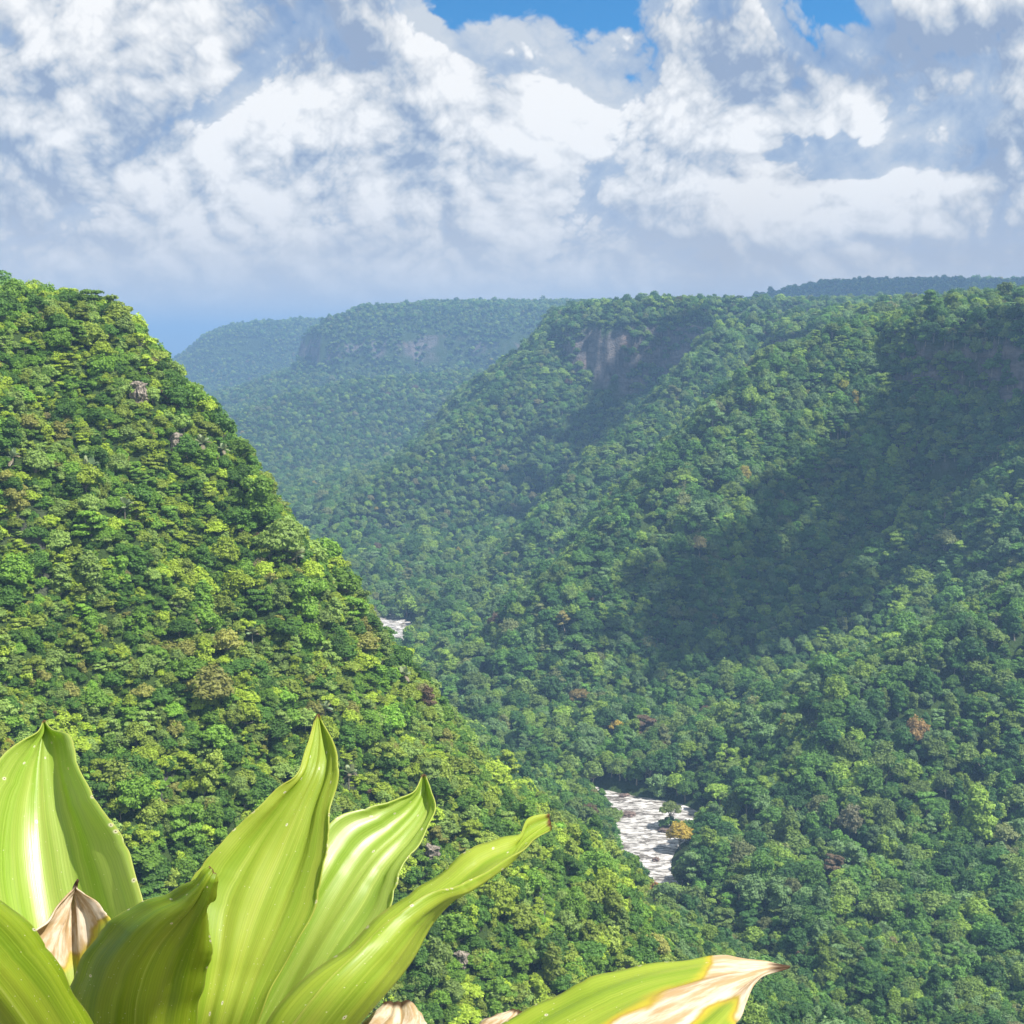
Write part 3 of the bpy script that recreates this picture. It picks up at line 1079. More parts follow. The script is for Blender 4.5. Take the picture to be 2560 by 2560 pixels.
m_wet, nt = new_mat('river_rock')
tcs = nt.n('ShaderNodeTexCoord')
n1 = nt.noise(tcs.outputs['Object'], 0.6, 6, 0.6)
p = principled(nt, nt.mix(nt.ramp(n1, 0.35, 0.65), (0.06, 0.045, 0.04), (0.24, 0.17, 0.135)), 0.6, 0.3, bump(nt, n1, 0.8, 0.4))
finish(nt, p.outputs[0])
BOULDERS = [
    (1672, 2078, 4.6, 2.2, 1.5, 'long flat dark rock on the downstream side of the river islet'),
    (1572, 2036, 3.6, 3.0, 1.2, 'reddish rock shelf at the left edge of the rapids'),
    (1560, 1990, 3.0, 1.6, 1.0, 'dark rock at the far left end of the visible river'),
    (1632, 1988, 2.6, 1.4, 1.0, 'brown rock under the far bank of the river'),
    (1724, 2062, 3.0, 1.8, 1.1, 'pale-edged rock at the right bank of the river'),
    (1640, 2150, 2.0, 1.4, 1.0, 'black rock beside the lowest rapids'),
]
for bi_, (u, v, sx, sy, sz, lab) in enumerate(BOULDERS):
    o = link('boulder', rock_mesh('boulder', 31 + bi_, sx, sy, sz, 0.3, 0.35), m_wet, label=lab, category='rock', group='rocks in the river')
    o.location = water_point(u, v)
    o.rotation_euler = (0, 0, 0.3 * bi_)


def make_tree(loc, v, s, szz, rot, ln, tn, label, name='forest_tree', group=None):
    e = bpy.data.objects.new(name, None)
    COL.objects.link(e)
    e.empty_display_size = 1.0
    e.location = loc
    e.rotation_euler = (ln[0], ln[1], rot)
    e.scale = (s, s, szz)
    t = link('trunk', TRUNKS[v], None, e)
    c = link('crown', CROWNS[v], None, e)
    c['tint'] = [float(q) for q in tn] + [1.0]
    e['label'] = label
    e['category'] = 'tree'
    if group:
        e['group'] = group
    return e, t, c


isl = water_point(1674, 2072)
make_tree(isl + np.array([0.5, 1.5, -0.4]), 2, 1.15, 1.45, 0.3, (0, 0), (0.19, 0.25, 0.07), 'tall flat-topped tree with a bare pale trunk on the river islet', group='plants on the river islet')
for k, (du, s, lab) in enumerate([(-3.2, 0.58, 'dense green shrub at the upstream end of the river islet'), (0.2, 0.72, 'largest rounded shrub at the foot of the islet tree'), (3.6, 0.60, 'dark shrub at the right end of the river islet')]):
    make_tree(isl + np.array([du, 0.6 * k, -1.2]), [0, 7, 4][k], s, s, k, (0, 0), (0.13, 0.25, 0.07), lab, name='islet_shrub', group='plants on the river islet')
ir_ = link('boulder', rock_mesh('boulder', 51, 6.0, 3.0, 1.3, 0.25, 0.3), m_wet, label='low dark rock base that carries the shrubs of the river islet', category='rock', group='rocks in the river')
ir_.location = isl + np.array([0, 0.8, -0.5])
clear(1668, 2014, 50, 30, 690)
clear(1640, 2080, 45, 55, 660)
clear(1625, 2150, 18, 35, 640)
for i in special_label:
    alive[i] = True

# which trees show largest in the picture: a coarse depth-sorted raster of crown discs
RES = 512
ras = np.full((RES, RES), -1, np.int32)
PLANT_OUTLINES = [
    [(0, 1913), (97, 1832), (110, 1799), (182, 1859), (215, 1959), (286, 2070), (352, 2244), (505, 2178), (470, 2210), (600, 2058), (729, 1959), (795, 1785), (850, 1925), (827, 2060), (910, 2023), (1031, 1983), (1059, 1934), (1089, 2010), (990, 2179), (973, 2273), (1080, 2204), (1171, 2132), (1319, 2045), (1374, 2034), (1377, 2077), (1243, 2172), (1084, 2295), (896, 2560), (0, 2560)],
    [(1257, 2560), (1476, 2447), (1770, 2393), (1975, 2416), (1871, 2505), (1839, 2560)]]
cu, cv = U * RES / 2560, Vp * RES / 2560
cr = np.maximum(diam * 0.5 * FPX / DEP * RES / 2560, 0.5)
cand = np.where(alive & on_screen & (DEP < 1500))[0]
for i in cand[np.argsort(-DEP[cand])]:
    r_ = cr[i]
    x0, x1 = int(max(cu[i] - r_, 0)), int(min(cu[i] + r_ + 1, RES)); y0, y1 = int(max(cv[i] - r_, 0)), int(min(cv[i] + r_ + 1, RES))
    if x1 > x0 and y1 > y0:
        ras[y0:y1, x0:x1] = i
yy, xx = np.meshgrid((np.arange(RES) + 0.5) * 2560 / RES, (np.arange(RES) + 0.5) * 2560 / RES, indexing='ij')
for poly in PLANT_OUTLINES:
    ras[poly_sdf(xx, yy, poly) < 0] = -1
cnt = np.bincount(ras[ras >= 0].ravel(), minlength=N)
cnt[shrub] = 0
cnt[force] += 100000
single = list(np.argsort(-cnt)[:300 - 1])
have = {int(vidx[i]) for i in single}
for v in range(len(VARIANTS)):
    if v not in have:
        single.append(int(np.where(vidx == v)[0][0]))
is_single = np.zeros(N, bool); is_single[single] = True

# a label for each: tone and crown shape, then the landmark it stands nearest to
LANDMARKS = [('the rock high on the slope', 346, 985), ('the upright palm', 224, 1172), ('the silvery palm', 312, 1275), ('the drooping palm', 508, 1118), ('the large pale palm', 742, 1392),
             ('the low palm', 630, 1592), ('the leftmost leaf tip', 110, 1800), ('the tallest leaf tip', 797, 1785), ('the brown-fronded palm', 872, 1938), ('the tip of the pale leaf', 1059, 1934),
             ('the tip of the curled leaf', 1370, 2050), ('the rock by the pale leaf', 1080, 2138), ('the small pale rock', 1152, 2400), ('the dried leaf tip', 1965, 2410), ('the river islet', 1672, 2060), ('the golden tree', 1678, 2110),
             ('the grey-tan dome', 2110, 2075), ('the grey-green palm', 1008, 1690), ('the orange-tan crown', 2300, 1838), ('the lower right corner', 2540, 2540), ('the right margin', 2540, 1500), ('the left skyline', 200, 740),
             ('the far glint of river', 985, 1535), ('the yellow blossoming crown', 1532, 1808)]
SHAPES = {'round': 'round', 'flat': 'flat-topped', 'tall': 'tall narrow', 'shaggy': 'shaggy', 'sparse': 'thin', 'layered': 'tiered'}


def tone_word(t):
    r_, g_, b_ = [float(q) for q in t]
    lum = 0.3 * r_ + 0.6 * g_ + 0.1 * b_
    if r_ > g_ * 1.02:
        return 'tan'
    if r_ / g_ > 0.84:
        return 'olive' if lum < 0.2 else 'yellowish'
    if b_ / g_ > 0.36:
        return 'grey-green'
    if lum > 0.24:
        return 'light yellow-green' if r_ / g_ > 0.66 else 'light green'
    return 'dark green' if lum < 0.13 else 'mid-green'


def side(du, dv):
    h = 'left of' if du < 0 else 'right of'; v_ = 'above' if dv < 0 else 'below'
    if abs(du) > 2.2 * abs(dv):
        return h
    if abs(dv) > 2.2 * abs(du):
        return v_
    return v_ + ' and ' + h


ORD = ['', 'second', 'third', 'fourth', 'fifth', 'sixth', 'seventh', 'eighth', 'ninth', 'tenth', 'eleventh', 'twelfth']
buckets = {}
for i in single:
    if i in special_label:
        continue
    du_ = [math.hypot(U[i] - q[1], Vp[i] - q[2]) for q in LANDMARKS]
    j = int(np.argmin(du_))
    key = (tone_word(tint[i]), SHAPES[VARIANTS[int(vidx[i])]], side(U[i] - LANDMARKS[j][1], Vp[i] - LANDMARKS[j][2]), LANDMARKS[j][0])
    buckets.setdefault(key, []).append((du_[j], i))
labels = dict(special_label)
for (tw, sh, sd_, lm), lst in buckets.items():
    for k, (_, i) in enumerate(sorted(lst)):
        near_word = '' if len(lst) == 1 else (', nearest such' if k == 0 else ', %s nearest such' % ORD[min(k, 11)])
        labels[i] = '%s %s crown %s %s%s' % (tw, sh, sd_, lm, near_word)

first = {}
for i in single:
    grp = 'trees of the near slope' if PR[i] < 560 else 'trees of the valley and the far wall'
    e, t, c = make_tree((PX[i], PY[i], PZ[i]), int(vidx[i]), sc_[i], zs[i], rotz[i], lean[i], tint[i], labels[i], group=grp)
    first.setdefault(int(vidx[i]), (t, c))

# the rest of the forest: one object, tree shapes set on its points
fi = np.where(~is_single & alive)[0]
fme = bpy.data.meshes.new('forest')
fme.vertices.add(len(fi))
fme.vertices.foreach_set('co', np.stack([PX[fi], PY[fi], PZ[fi]], 1).astype(np.float32).ravel())


def addattr(nm, tp, data, key='value'):
    a = fme.attributes.new(nm, tp, 'POINT')
    a.data.foreach_set(key, np.ascontiguousarray(data).ravel())


addattr('vidx', 'INT', vidx[fi].astype(np.int32))
addattr('rot', 'FLOAT_VECTOR', np.stack([lean[fi, 0], lean[fi, 1], rotz[fi]], 1).astype(np.float32), 'vector')
addattr('sca', 'FLOAT_VECTOR', np.stack([sc_[fi], sc_[fi], zs[fi]], 1).astype(np.float32), 'vector')
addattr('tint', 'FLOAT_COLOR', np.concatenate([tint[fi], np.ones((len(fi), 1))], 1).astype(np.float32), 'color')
forest = link('forest', fme, None, kind='stuff', label='dense rainforest canopy covering the gorge walls and the plateaus')

ng = bpy.data.node_groups.new('forest_trees', 'GeometryNodeTree')
ng.interface.new_socket('Geometry', in_out='INPUT', socket_type='NodeSocketGeometry')
ng.interface.new_socket('Geometry', in_out='OUTPUT', socket_type='NodeSocketGeometry')
gn = ng.nodes
gin = gn.new('NodeGroupInput'); gout = gn.new('NodeGroupOutput')
iop = gn.new('GeometryNodeInstanceOnPoints')
join = gn.new('GeometryNodeJoinGeometry')
for v in reversed(range(len(VARIANTS))):         # a join takes its last link first
    j2 = gn.new('GeometryNodeJoinGeometry')
    for ob in first[v]:
        oi = gn.new('GeometryNodeObjectInfo')
        oi.transform_space = 'ORIGINAL'
        oi.inputs['Object'].default_value = ob
        ng.links.new(oi.outputs['Geometry'], j2.inputs[0])
    g2i = gn.new('GeometryNodeGeometryToInstance')
    ng.links.new(j2.outputs[0], g2i.inputs[0])
    ng.links.new(g2i.outputs[0], join.inputs[0])


def named(nm, tp):
    a = gn.new('GeometryNodeInputNamedAttribute')
    a.data_type = tp
    a.inputs['Name'].default_value = nm
    return [o for o in a.outputs if o.enabled and o.name == 'Attribute'][0]


ng.links.new(gin.outputs[0], iop.inputs['Points'])
ng.links.new(join.outputs[0], iop.inputs['Instance'])
iop.inputs['Pick Instance'].default_value = True
ng.links.new(named('vidx', 'INT'), iop.inputs['Instance Index'])
ng.links.new(named('rot', 'FLOAT_VECTOR'), iop.inputs['Rotation'])
ng.links.new(named('sca', 'FLOAT_VECTOR'), iop.inputs['Scale'])
ng.links.new(iop.outputs[0], gout.inputs[0])
md = forest.modifiers.new('trees', 'NODES')
md.node_group = ng

# ------------------------------------------------------------------ the bromeliad on the ledge
def spline(pts, n):
    """Catmull-Rom through rows of numbers, n samples, even along the summed chord"""
    p = np.asarray(pts, float)
    seg = np.linalg.norm(np.diff(p[:, :2], axis=0), axis=1) ** 0.5 + 1e-6
    t = np.concatenate([[0], np.cumsum(seg)]); t /= t[-1]
    out = []
    for q in np.linspace(0, 1, n):
        i = min(np.searchsorted(t, q, side='right') - 1, len(p) - 2)
        f = (q - t[i]) / (t[i + 1] - t[i])
        p0 = p[max(i - 1, 0)]; p1 = p[i]; p2 = p[i + 1]; p3 = p[min(i + 2, len(p) - 1)]
        m1 = (p2 - p0) / 2; m2 = (p3 - p1) / 2
        h = f
        out.append((2 * h ** 3 - 3 * h * h + 1) * p1 + (h ** 3 - 2 * h * h + h) * m1 + (-2 * h ** 3 + 3 * h * h) * p2 + (h ** 3 - h * h) * m2)
    return np.array(out)


def in_poly(px, py, poly):
    return poly_sdf(px, py, poly)


def leaf_mesh(name, left, mid, right, rip=0.0016, seed=0, nl=130, na=30, dry=None, soft=6.0):
    """a blade between two margins and a midrib; each rail is (u, v, depth)"""
    Lr = spline(left, nl); Mr = spline(mid, nl); Rr = spline(right, nl)
    rn = np.random.default_rng(seed + 900)
    st = np.linspace(0, 1, nl)
    for rail in (Lr, Rr):                                # small nicks and bites along the margin
        bite = np.zeros(nl)
        for _ in range(7):
            bite += rn.uniform(0.006, 0.035) * np.exp(-((st - rn.uniform(0.45, 0.97)) / rn.uniform(0.004, 0.012)) ** 2)
        rail += (Mr - rail) * np.clip(bite, 0, 0.06)[:, None]
    t = np.linspace(-1, 1, na)
    # quadratic through the three rails
    wl = t * (t - 1) / 2; wm = 1 - t * t; wr = t * (t + 1) / 2
    G = Lr[:, None, :] * wl[None, :, None] + Mr[:, None, :] * wm[None, :, None] + Rr[:, None, :] * wr[None, :, None]
    P = np.zeros((nl, na, 3))
    for i in range(nl):
        for k in range(na):
            P[i, k] = unproj(*G[i, k])
    du = np.gradient(P, axis=1); dv = np.gradient(P, axis=0)
    nrm = unit(np.cross(du, dv))
    ii, kk2 = np.meshgrid(np.linspace(0, 1, nl), t, indexing='ij')
    rr = np.random.default_rng(seed)
    ph = rr.uniform(0, 6.28, 8)
    env = np.sin(np.pi * np.clip(ii, 0.02, 0.98)) ** 0.5
    w = np.zeros_like(ii)
    for q, (fu, fv, am) in enumerate([(5, 1.1, 1.0), (9, 1.7, 0.8), (14, 2.3, 0.5), (23, 2.9, 0.32), (2.5, 4.5, 0.9)]):
        w += am * np.sin(kk2 * fu + ph[q] + 1.3 * np.sin(ii * fv * 2 + ph[q + 2]))
    P = P + nrm * (w * rip * env)[..., None]
    edge_w = np.sin(ii * 21 + ph[6]) + 0.6 * np.sin(ii * 47 + ph[7])
    P = P + nrm * (edge_w * 0.0018 * np.abs(kk2) ** 6 * env)[..., None]
    V = P.reshape(-1, 3)
    idx = np.arange(nl * na).reshape(nl, na)
    F = np.stack([idx[:-1, :-1], idx[:-1, 1:], idx[1:, 1:], idx[1:, :-1]], -1).reshape(-1, 4)
    me = mesh_from(name, V.tolist(), F.tolist(), True)
    uv = me.uv_layers.new(name='blade')
    UVv = np.stack([(kk2 + 1) / 2, ii], -1).reshape(-1, 2)
    li = np.zeros(len(me.loops), np.int32); me.loops.foreach_get('vertex_index', li)
    uv.data.foreach_set('uv', UVv[li].astype(np.float32).ravel())
    a = me.attributes.new('dry', 'FLOAT', 'POINT')
    dv_ = np.zeros(len(V))
    if dry is not None:
        gu, gv = G[..., 0].ravel(), G[..., 1].ravel()
        wob = 5 * np.sin(gu * 0.045 + gv * 0.031) + 4 * np.sin(gv * 0.09 + 1.0)
        for poly in dry:
            s = poly_sdf(gu, gv, poly) + wob
            dv_ = np.maximum(dv_, np.clip(0.5 - s / 60.0, 0, 1))
    a.data.foreach_set('value', dv_.astype(np.float32))
    return me


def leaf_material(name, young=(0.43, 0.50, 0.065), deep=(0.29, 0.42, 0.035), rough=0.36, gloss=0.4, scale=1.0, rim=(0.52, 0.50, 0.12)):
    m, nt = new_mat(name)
    uvn = nt.n('ShaderNodeUVMap', uv_map='blade')
    u_, v_, _ = nt.sep(uvn.outputs[0])
    wav = nt.noise(uvn.outputs[0], 3.0, 2, 0.5)
    uu_ = nt.math('ADD', u_, nt.math('MULTIPLY', nt.math('SUBTRACT', wav, 0.5), 0.05))
    broad = nt.noise(nt.comb(nt.math('MULTIPLY', uu_, 7.0), nt.math('MULTIPLY', v_, 1.6), 1.0 * scale), 1.0, 3, 0.6)
    fine_ = nt.noise(nt.comb(nt.math('MULTIPLY', uu_, 70.0), nt.math('MULTIPLY', v_, 1.2), 4.0 * scale), 1.0, 3, 0.65)
    hair = nt.noise(nt.comb(nt.math('MULTIPLY', uu_, 240.0), nt.math('MULTIPLY', v_, 2.5), 2.0), 1.0, 2, 0.6)
    col = nt.mix(nt.ramp(broad, 0.32, 0.68), deep, young)
    col = nt.mix(nt.ramp(fine_, 0.45, 0.75, 0, 0.38), col, tuple(min(1, q * 1.35 + 0.02) for q in young))
    col = nt.mix(nt.ramp(hair, 0.3, 0.7, 0.0, 0.13), col, tuple(q * 0.7 for q in deep))
    rib = nt.ramp(nt.math('ABSOLUTE', nt.math('SUBTRACT', uu_, 0.5)), 0.003, 0.014, 0.35, 0.0)
    col = nt.mix(rib, col, (0.52, 0.58, 0.14))
    vein = nt.n('ShaderNodeTexWave', wave_type='BANDS', bands_direction='X')
    nt.put(vein.inputs['Vector'], nt.comb(uu_, nt.math('MULTIPLY', v_, 0.02), 0.0))
    vein.inputs['Scale'].default_value = 17.0
    vein.inputs['Distortion'].default_value = 0.6
    col = nt.mix(nt.ramp(vein.outputs['Fac'], 0.80, 1.0, 0.0, 0.28), col, tuple(q * 0.72 for q in deep))
    smudge = nt.noise(nt.vmath('MULTIPLY', uvn.outputs[0], (6.0, 14.0, 1.0)), 1.0, 5, 0.7)
    col = nt.mix(nt.ramp(smudge, 0.62, 0.78, 0.0, 0.22), col, (0.30, 0.27, 0.09))
    # pale scars and pin-pricks
    uvs = nt.vmath('MULTIPLY', uvn.outputs[0], (9.0, 26.0, 1.0))
    vo = nt.n('ShaderNodeTexVoronoi', voronoi_dimensions='2D')
    nt.put(vo.inputs['Vector'], uvs)
    vo.inputs['Scale'].default_value = 1.0
    pick = nt.math('GREATER_THAN', nt.sep(vo.outputs['Color'])[0], 0.90)
    scar = nt.math('MULTIPLY', pick, nt.ramp(vo.outputs['Distance'], 0.06, 0.15, 1, 0))
    core = nt.math('MULTIPLY', pick, nt.ramp(vo.outputs['Distance'], 0.02, 0.05, 1, 0))
    uvs2 = nt.vmath('MULTIPLY', uvn.outputs[0], (30.0, 90.0, 1.0))
    vo2 = nt.n('ShaderNodeTexVoronoi', voronoi_dimensions='2D')
    nt.put(vo2.inputs['Vector'], uvs2)
    vo2.inputs['Scale'].default_value = 1.0
    prick = nt.math('MULTIPLY', nt.math('GREATER_THAN', nt.sep(vo2.outputs['Color'])[1], 0.93), nt.ramp(vo2.outputs['Distance'], 0.05, 0.14, 1, 0))
    col = nt.mix(nt.math('MULTIPLY', prick, 0.7), col, (0.75, 0.74, 0.5))
    col = nt.mix(scar, col, (0.80, 0.74, 0.60))
    col = nt.mix(core, col, (0.16, 0.10, 0.05))
    # yellow margin
    marg = nt.math('ADD', nt.math('ABSOLUTE', nt.math('SUBTRACT', u_, 0.5)), nt.math('MULTIPLY', nt.math('SUBTRACT', nt.noise(uvn.outputs[0], 18.0, 3, 0.6), 0.5), 0.03))
    col = nt.mix(nt.ramp(marg, 0.488, 0.500, 0, 0.5), col, rim)
    tipm = nt.ramp(nt.math('ADD', v_, nt.math('MULTIPLY', nt.math('SUBTRACT', wav, 0.5), 0.05)), 0.978, 0.996, 0, 1)
    col = nt.mix(tipm, col, (0.16, 0.08, 0.03))
    # dried part with a brown outline
    dr = nt.n('ShaderNodeAttribute', attribute_name='dry', attribute_type='GEOMETRY').outputs['Fac']
    dr = nt.math('ADD', dr, nt.math('MULTIPLY', nt.math('SUBTRACT', nt.noise(uvn.outputs[0], 22.0, 5, 0.65), 0.5), 0.24))
    tan_n = nt.noise(nt.comb(nt.math('MULTIPLY', uu_, 10.0), nt.math('MULTIPLY', v_, 5.0), 7.0), 1.0, 4, 0.62)
    tan = nt.mix(nt.ramp(tan_n, 0.40, 0.62), (0.44, 0.30, 0.15), (0.70, 0.60, 0.47))
    tan = nt.mix(nt.ramp(hair, 0.35, 0.7, 0, 0.25), tan, (0.5, 0.36, 0.2))
    yellow_zone = nt.ramp(dr, 0.05, 0.42, 0, 0.9)
    col = nt.mix(yellow_zone, col, (0.60, 0.50, 0.05))
    col = nt.mix(nt.ramp(dr, 0.36, 0.52, 0, 0.6), col, (0.36, 0.20, 0.07))
    col = nt.mix(nt.ramp(dr, 0.46, 0.66, 0, 1), col, tan)
    col = nt.mix(nt.math('MULTIPLY', nt.ramp(dr, 0.5, 0.6, 0, 1), nt.ramp(nt.math('ADD', v_, nt.math('MULTIPLY', nt.math('SUBTRACT', wav, 0.5), 0.08)), 0.915, 0.965, 0, 1)), col, (0.075, 0.04, 0.018))
    dead = nt.ramp(dr, 0.44, 0.54, 0, 1)
    rough_n = nt.math('ADD', nt.ramp(fine_, 0.2, 0.8, rough - 0.06, rough + 0.1), nt.math('MULTIPLY', dead, 0.3))
    hgt = nt.math('ADD', nt.math('MULTIPLY', fine_, 0.6), nt.math('MULTIPLY', hair, 0.3))
    bmp = bump(nt, hgt, 0.35, 0.0012)
    p = principled(nt, col, rough_n, gloss, bmp)
    tr = nt.n('ShaderNodeBsdfTranslucent')
    nt.put(tr.inputs['Color'], nt.mix(1.0, col, (1.1, 1.2, 0.2), 'MULTIPLY'))
    mx = nt.n('ShaderNodeMixShader')
    nt.put(mx.inputs[0], nt.math('SUBTRACT', 0.44, nt.math('MULTIPLY', dead, 0.20)))
    nt.t.links.new(p.outputs[0], mx.inputs[1]); nt.t.links.new(tr.outputs[0], mx.inputs[2])
    finish(nt, mx.outputs[0])
    return m


m_blade = leaf_material('bromeliad_leaf')
m_blade_shaded = leaf_material('bromeliad_leaf_shaded', young=(0.33, 0.42, 0.03), deep=(0.19, 0.31, 0.012), scale=2.3)  # darker copy of the leaf: shade on the front leaves put into its colour
m_blade_pale = leaf_material('bromeliad_leaf_pale', young=(0.47, 0.56, 0.12), deep=(0.31, 0.47, 0.05), rough=0.36, gloss=1.0, scale=3.1)

BASE = unproj(430, 3050, 1.16)
plant = bpy.data.objects.new('bromeliad', None)
COL.objects.link(plant)
plant.empty_display_size = 0.1
plant.location = BASE
plant['label'] = 'large glossy yellow-green bromeliad with broad pointed leaves on the ledge in front'
plant['category'] = 'plant'


def leaf(mat, left, mid, right, label=None, **kw):
    me = leaf_mesh('leaf', left, mid, right, **kw)
    o = link('leaf', me, mat, plant)
    o.matrix_parent_inverse = Matrix.Translation(-Vector(BASE))
    sd = o.modifiers.new('thickness', 'SOLIDIFY')
    sd.thickness = 0.0011
    sd.offset = 0
    if label:
        o['label'] = label
    return o


# upright leaf at the left, leaning away
leaf(m_blade_pale,
     [(330, 2950, 1.17), (120, 2640, 1.16), (-40, 2420, 1.18), (-95, 2220, 1.21), (-80, 2050, 1.25), (-10, 1922, 1.30), (55, 1862, 1.34), (97, 1830, 1.365), (108, 1803, 1.385)],
     [(420, 2950, 1.20), (290, 2650, 1.215), (180, 2430, 1.245), (135, 2230, 1.285), (112, 2060, 1.32), (106, 1940, 1.355), (108, 1870, 1.375), (110, 1830, 1.385), (110, 1800, 1.39)],
     [(500, 2950, 1.17), (430, 2650, 1.16), (375, 2430, 1.18), (355, 2255, 1.21), (300, 2095, 1.25), (228, 1975, 1.29), (190, 1895, 1.32), (172, 1838, 1.35), (132, 1822, 1.37), (114, 1803, 1.385)],
     seed=1, rip=0.0021)
# tall middle leaf
leaf(m_blade,
     [(380, 2950, 1.14), (455, 2600, 1.10), (478, 2400, 1.11), (470, 2225, 1.14), (560, 2098, 1.165), (668, 2000, 1.18), (738, 1945, 1.19), (766, 1870, 1.215), (790, 1790, 1.245)],
     [(440, 2950, 1.16), (540, 2600, 1.115), (592, 2420, 1.127), (640, 2270, 1.149), (700, 2130, 1.173), (750, 2020, 1.19), (790, 1930, 1.205), (800, 1862, 1.225), (795, 1786, 1.247)],
     [(500, 2950, 1.14), (620, 2600, 1.105), (700, 2420, 1.115), (772, 2280, 1.13), (822, 2130, 1.155), (830, 2010, 1.18), (850, 1925, 1.195), (836, 1855, 1.215), (798, 1790, 1.245)],
     seed=2, rip=0.0018)
# pale shining leaf behind it
leaf(m_blade_pale,
     [(420, 2950, 1.17), (560, 2640, 1.17), (660, 2420, 1.185), (740, 2240, 1.205), (825, 2062, 1.245), (910, 2022, 1.265), (990, 1996, 1.285), (1034, 1978, 1.30), (1057, 1938, 1.325)],
     [(470, 2950, 1.20), (640, 2640, 1.192), (762, 2420, 1.203), (850, 2270, 1.222), (930, 2155, 1.248), (1000, 2085, 1.272), (1046, 2030, 1.296), (1062, 1985, 1.318), (1060, 1936, 1.33)],
     [(520, 2950, 1.17), (720, 2640, 1.165), (880, 2420, 1.175), (972, 2280, 1.195), (990, 2175, 1.215), (1050, 2098, 1.245), (1088, 2034, 1.275), (1078, 1980, 1.30), (1062, 1938, 1.325)],
     seed=3, rip=0.0019)
# long narrow leaf, folded, pointing right
leaf(m_blade,
     [(560, 2850, 1.12), (690, 2530, 1.12), (880, 2364, 1.15), (1010, 2256, 1.18), (1082, 2200, 1.20), (1170, 2132, 1.225), (1243, 2103, 1.245), (1300, 2085, 1.26), (1320, 2045, 1.285), (1372, 2034, 1.30)],
     [(640, 2850, 1.08), (905, 2540, 1.06), (1012, 2412, 1.085), (1070, 2315, 1.115), (1122, 2262, 1.14), (1180, 2222, 1.165), (1235, 2178, 1.19), (1278, 2150, 1.215), (1310, 2105, 1.26), (1376, 2056, 1.30)],
     [(540, 2850, 1.03), (760, 2520, 1.02), (900, 2372, 1.045), (1000, 2282, 1.075), (1085, 2224, 1.10), (1160, 2206, 1.125), (1225, 2172, 1.155), (1296, 2126, 1.20), (1336, 2096, 1.255), (1378, 2076, 1.30)],
     seed=4, rip=0.0014)
# front leaf, mostly in shade, tip turned over
leaf(m_blade_shaded,
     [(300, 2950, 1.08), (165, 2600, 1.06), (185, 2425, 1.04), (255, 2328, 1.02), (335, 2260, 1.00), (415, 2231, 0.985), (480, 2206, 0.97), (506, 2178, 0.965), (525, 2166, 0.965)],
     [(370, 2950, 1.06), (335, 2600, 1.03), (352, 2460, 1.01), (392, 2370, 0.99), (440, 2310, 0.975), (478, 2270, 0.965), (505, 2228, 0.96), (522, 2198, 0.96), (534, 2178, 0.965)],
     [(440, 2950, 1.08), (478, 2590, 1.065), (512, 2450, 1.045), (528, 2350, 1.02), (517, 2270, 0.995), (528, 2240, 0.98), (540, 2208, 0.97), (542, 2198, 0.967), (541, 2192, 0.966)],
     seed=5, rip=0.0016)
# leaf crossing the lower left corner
leaf(m_blade_shaded,
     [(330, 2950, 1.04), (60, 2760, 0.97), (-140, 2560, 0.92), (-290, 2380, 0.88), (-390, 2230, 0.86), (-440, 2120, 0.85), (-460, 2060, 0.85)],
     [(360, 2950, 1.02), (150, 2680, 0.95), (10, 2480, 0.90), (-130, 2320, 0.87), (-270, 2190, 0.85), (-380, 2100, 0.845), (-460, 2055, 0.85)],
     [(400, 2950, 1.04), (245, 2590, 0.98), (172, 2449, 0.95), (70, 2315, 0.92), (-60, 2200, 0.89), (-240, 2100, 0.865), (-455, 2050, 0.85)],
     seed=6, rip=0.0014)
# short leaf with a dried tip
leaf(m_blade,
     [(330, 2950, 1.13), (130, 2640, 1.09), (75, 2480, 1.09), (60, 2390, 1.10), (90, 2332, 1.115), (128, 2288, 1.13), (158, 2240, 1.145), (180, 2222, 1.15), (192, 2200, 1.15)],
     [(380, 2950, 1.15), (240, 2640, 1.12), (190, 2480, 1.125), (180, 2390, 1.135), (178, 2325, 1.145), (180, 2280, 1.152), (182, 2246, 1.156), (184, 2224, 1.154), (193, 2200, 1.15)],
     [(430, 2950, 1.13), (340, 2640, 1.09), (300, 2480, 1.09), (292, 2390, 1.10), (277, 2300, 1.115), (240, 2266, 1.13), (206, 2236, 1.145), (188, 2222, 1.15), (195, 2200, 1.15)],
     label='short leaf with a dried brown tip', seed=7, rip=0.0034,
     dry=[[(40, 2190), (330, 2150), (275, 2290), (235, 2330), (225, 2385), (195, 2400), (176, 2385), (158, 2420), (120, 2410), (40, 2420)]])
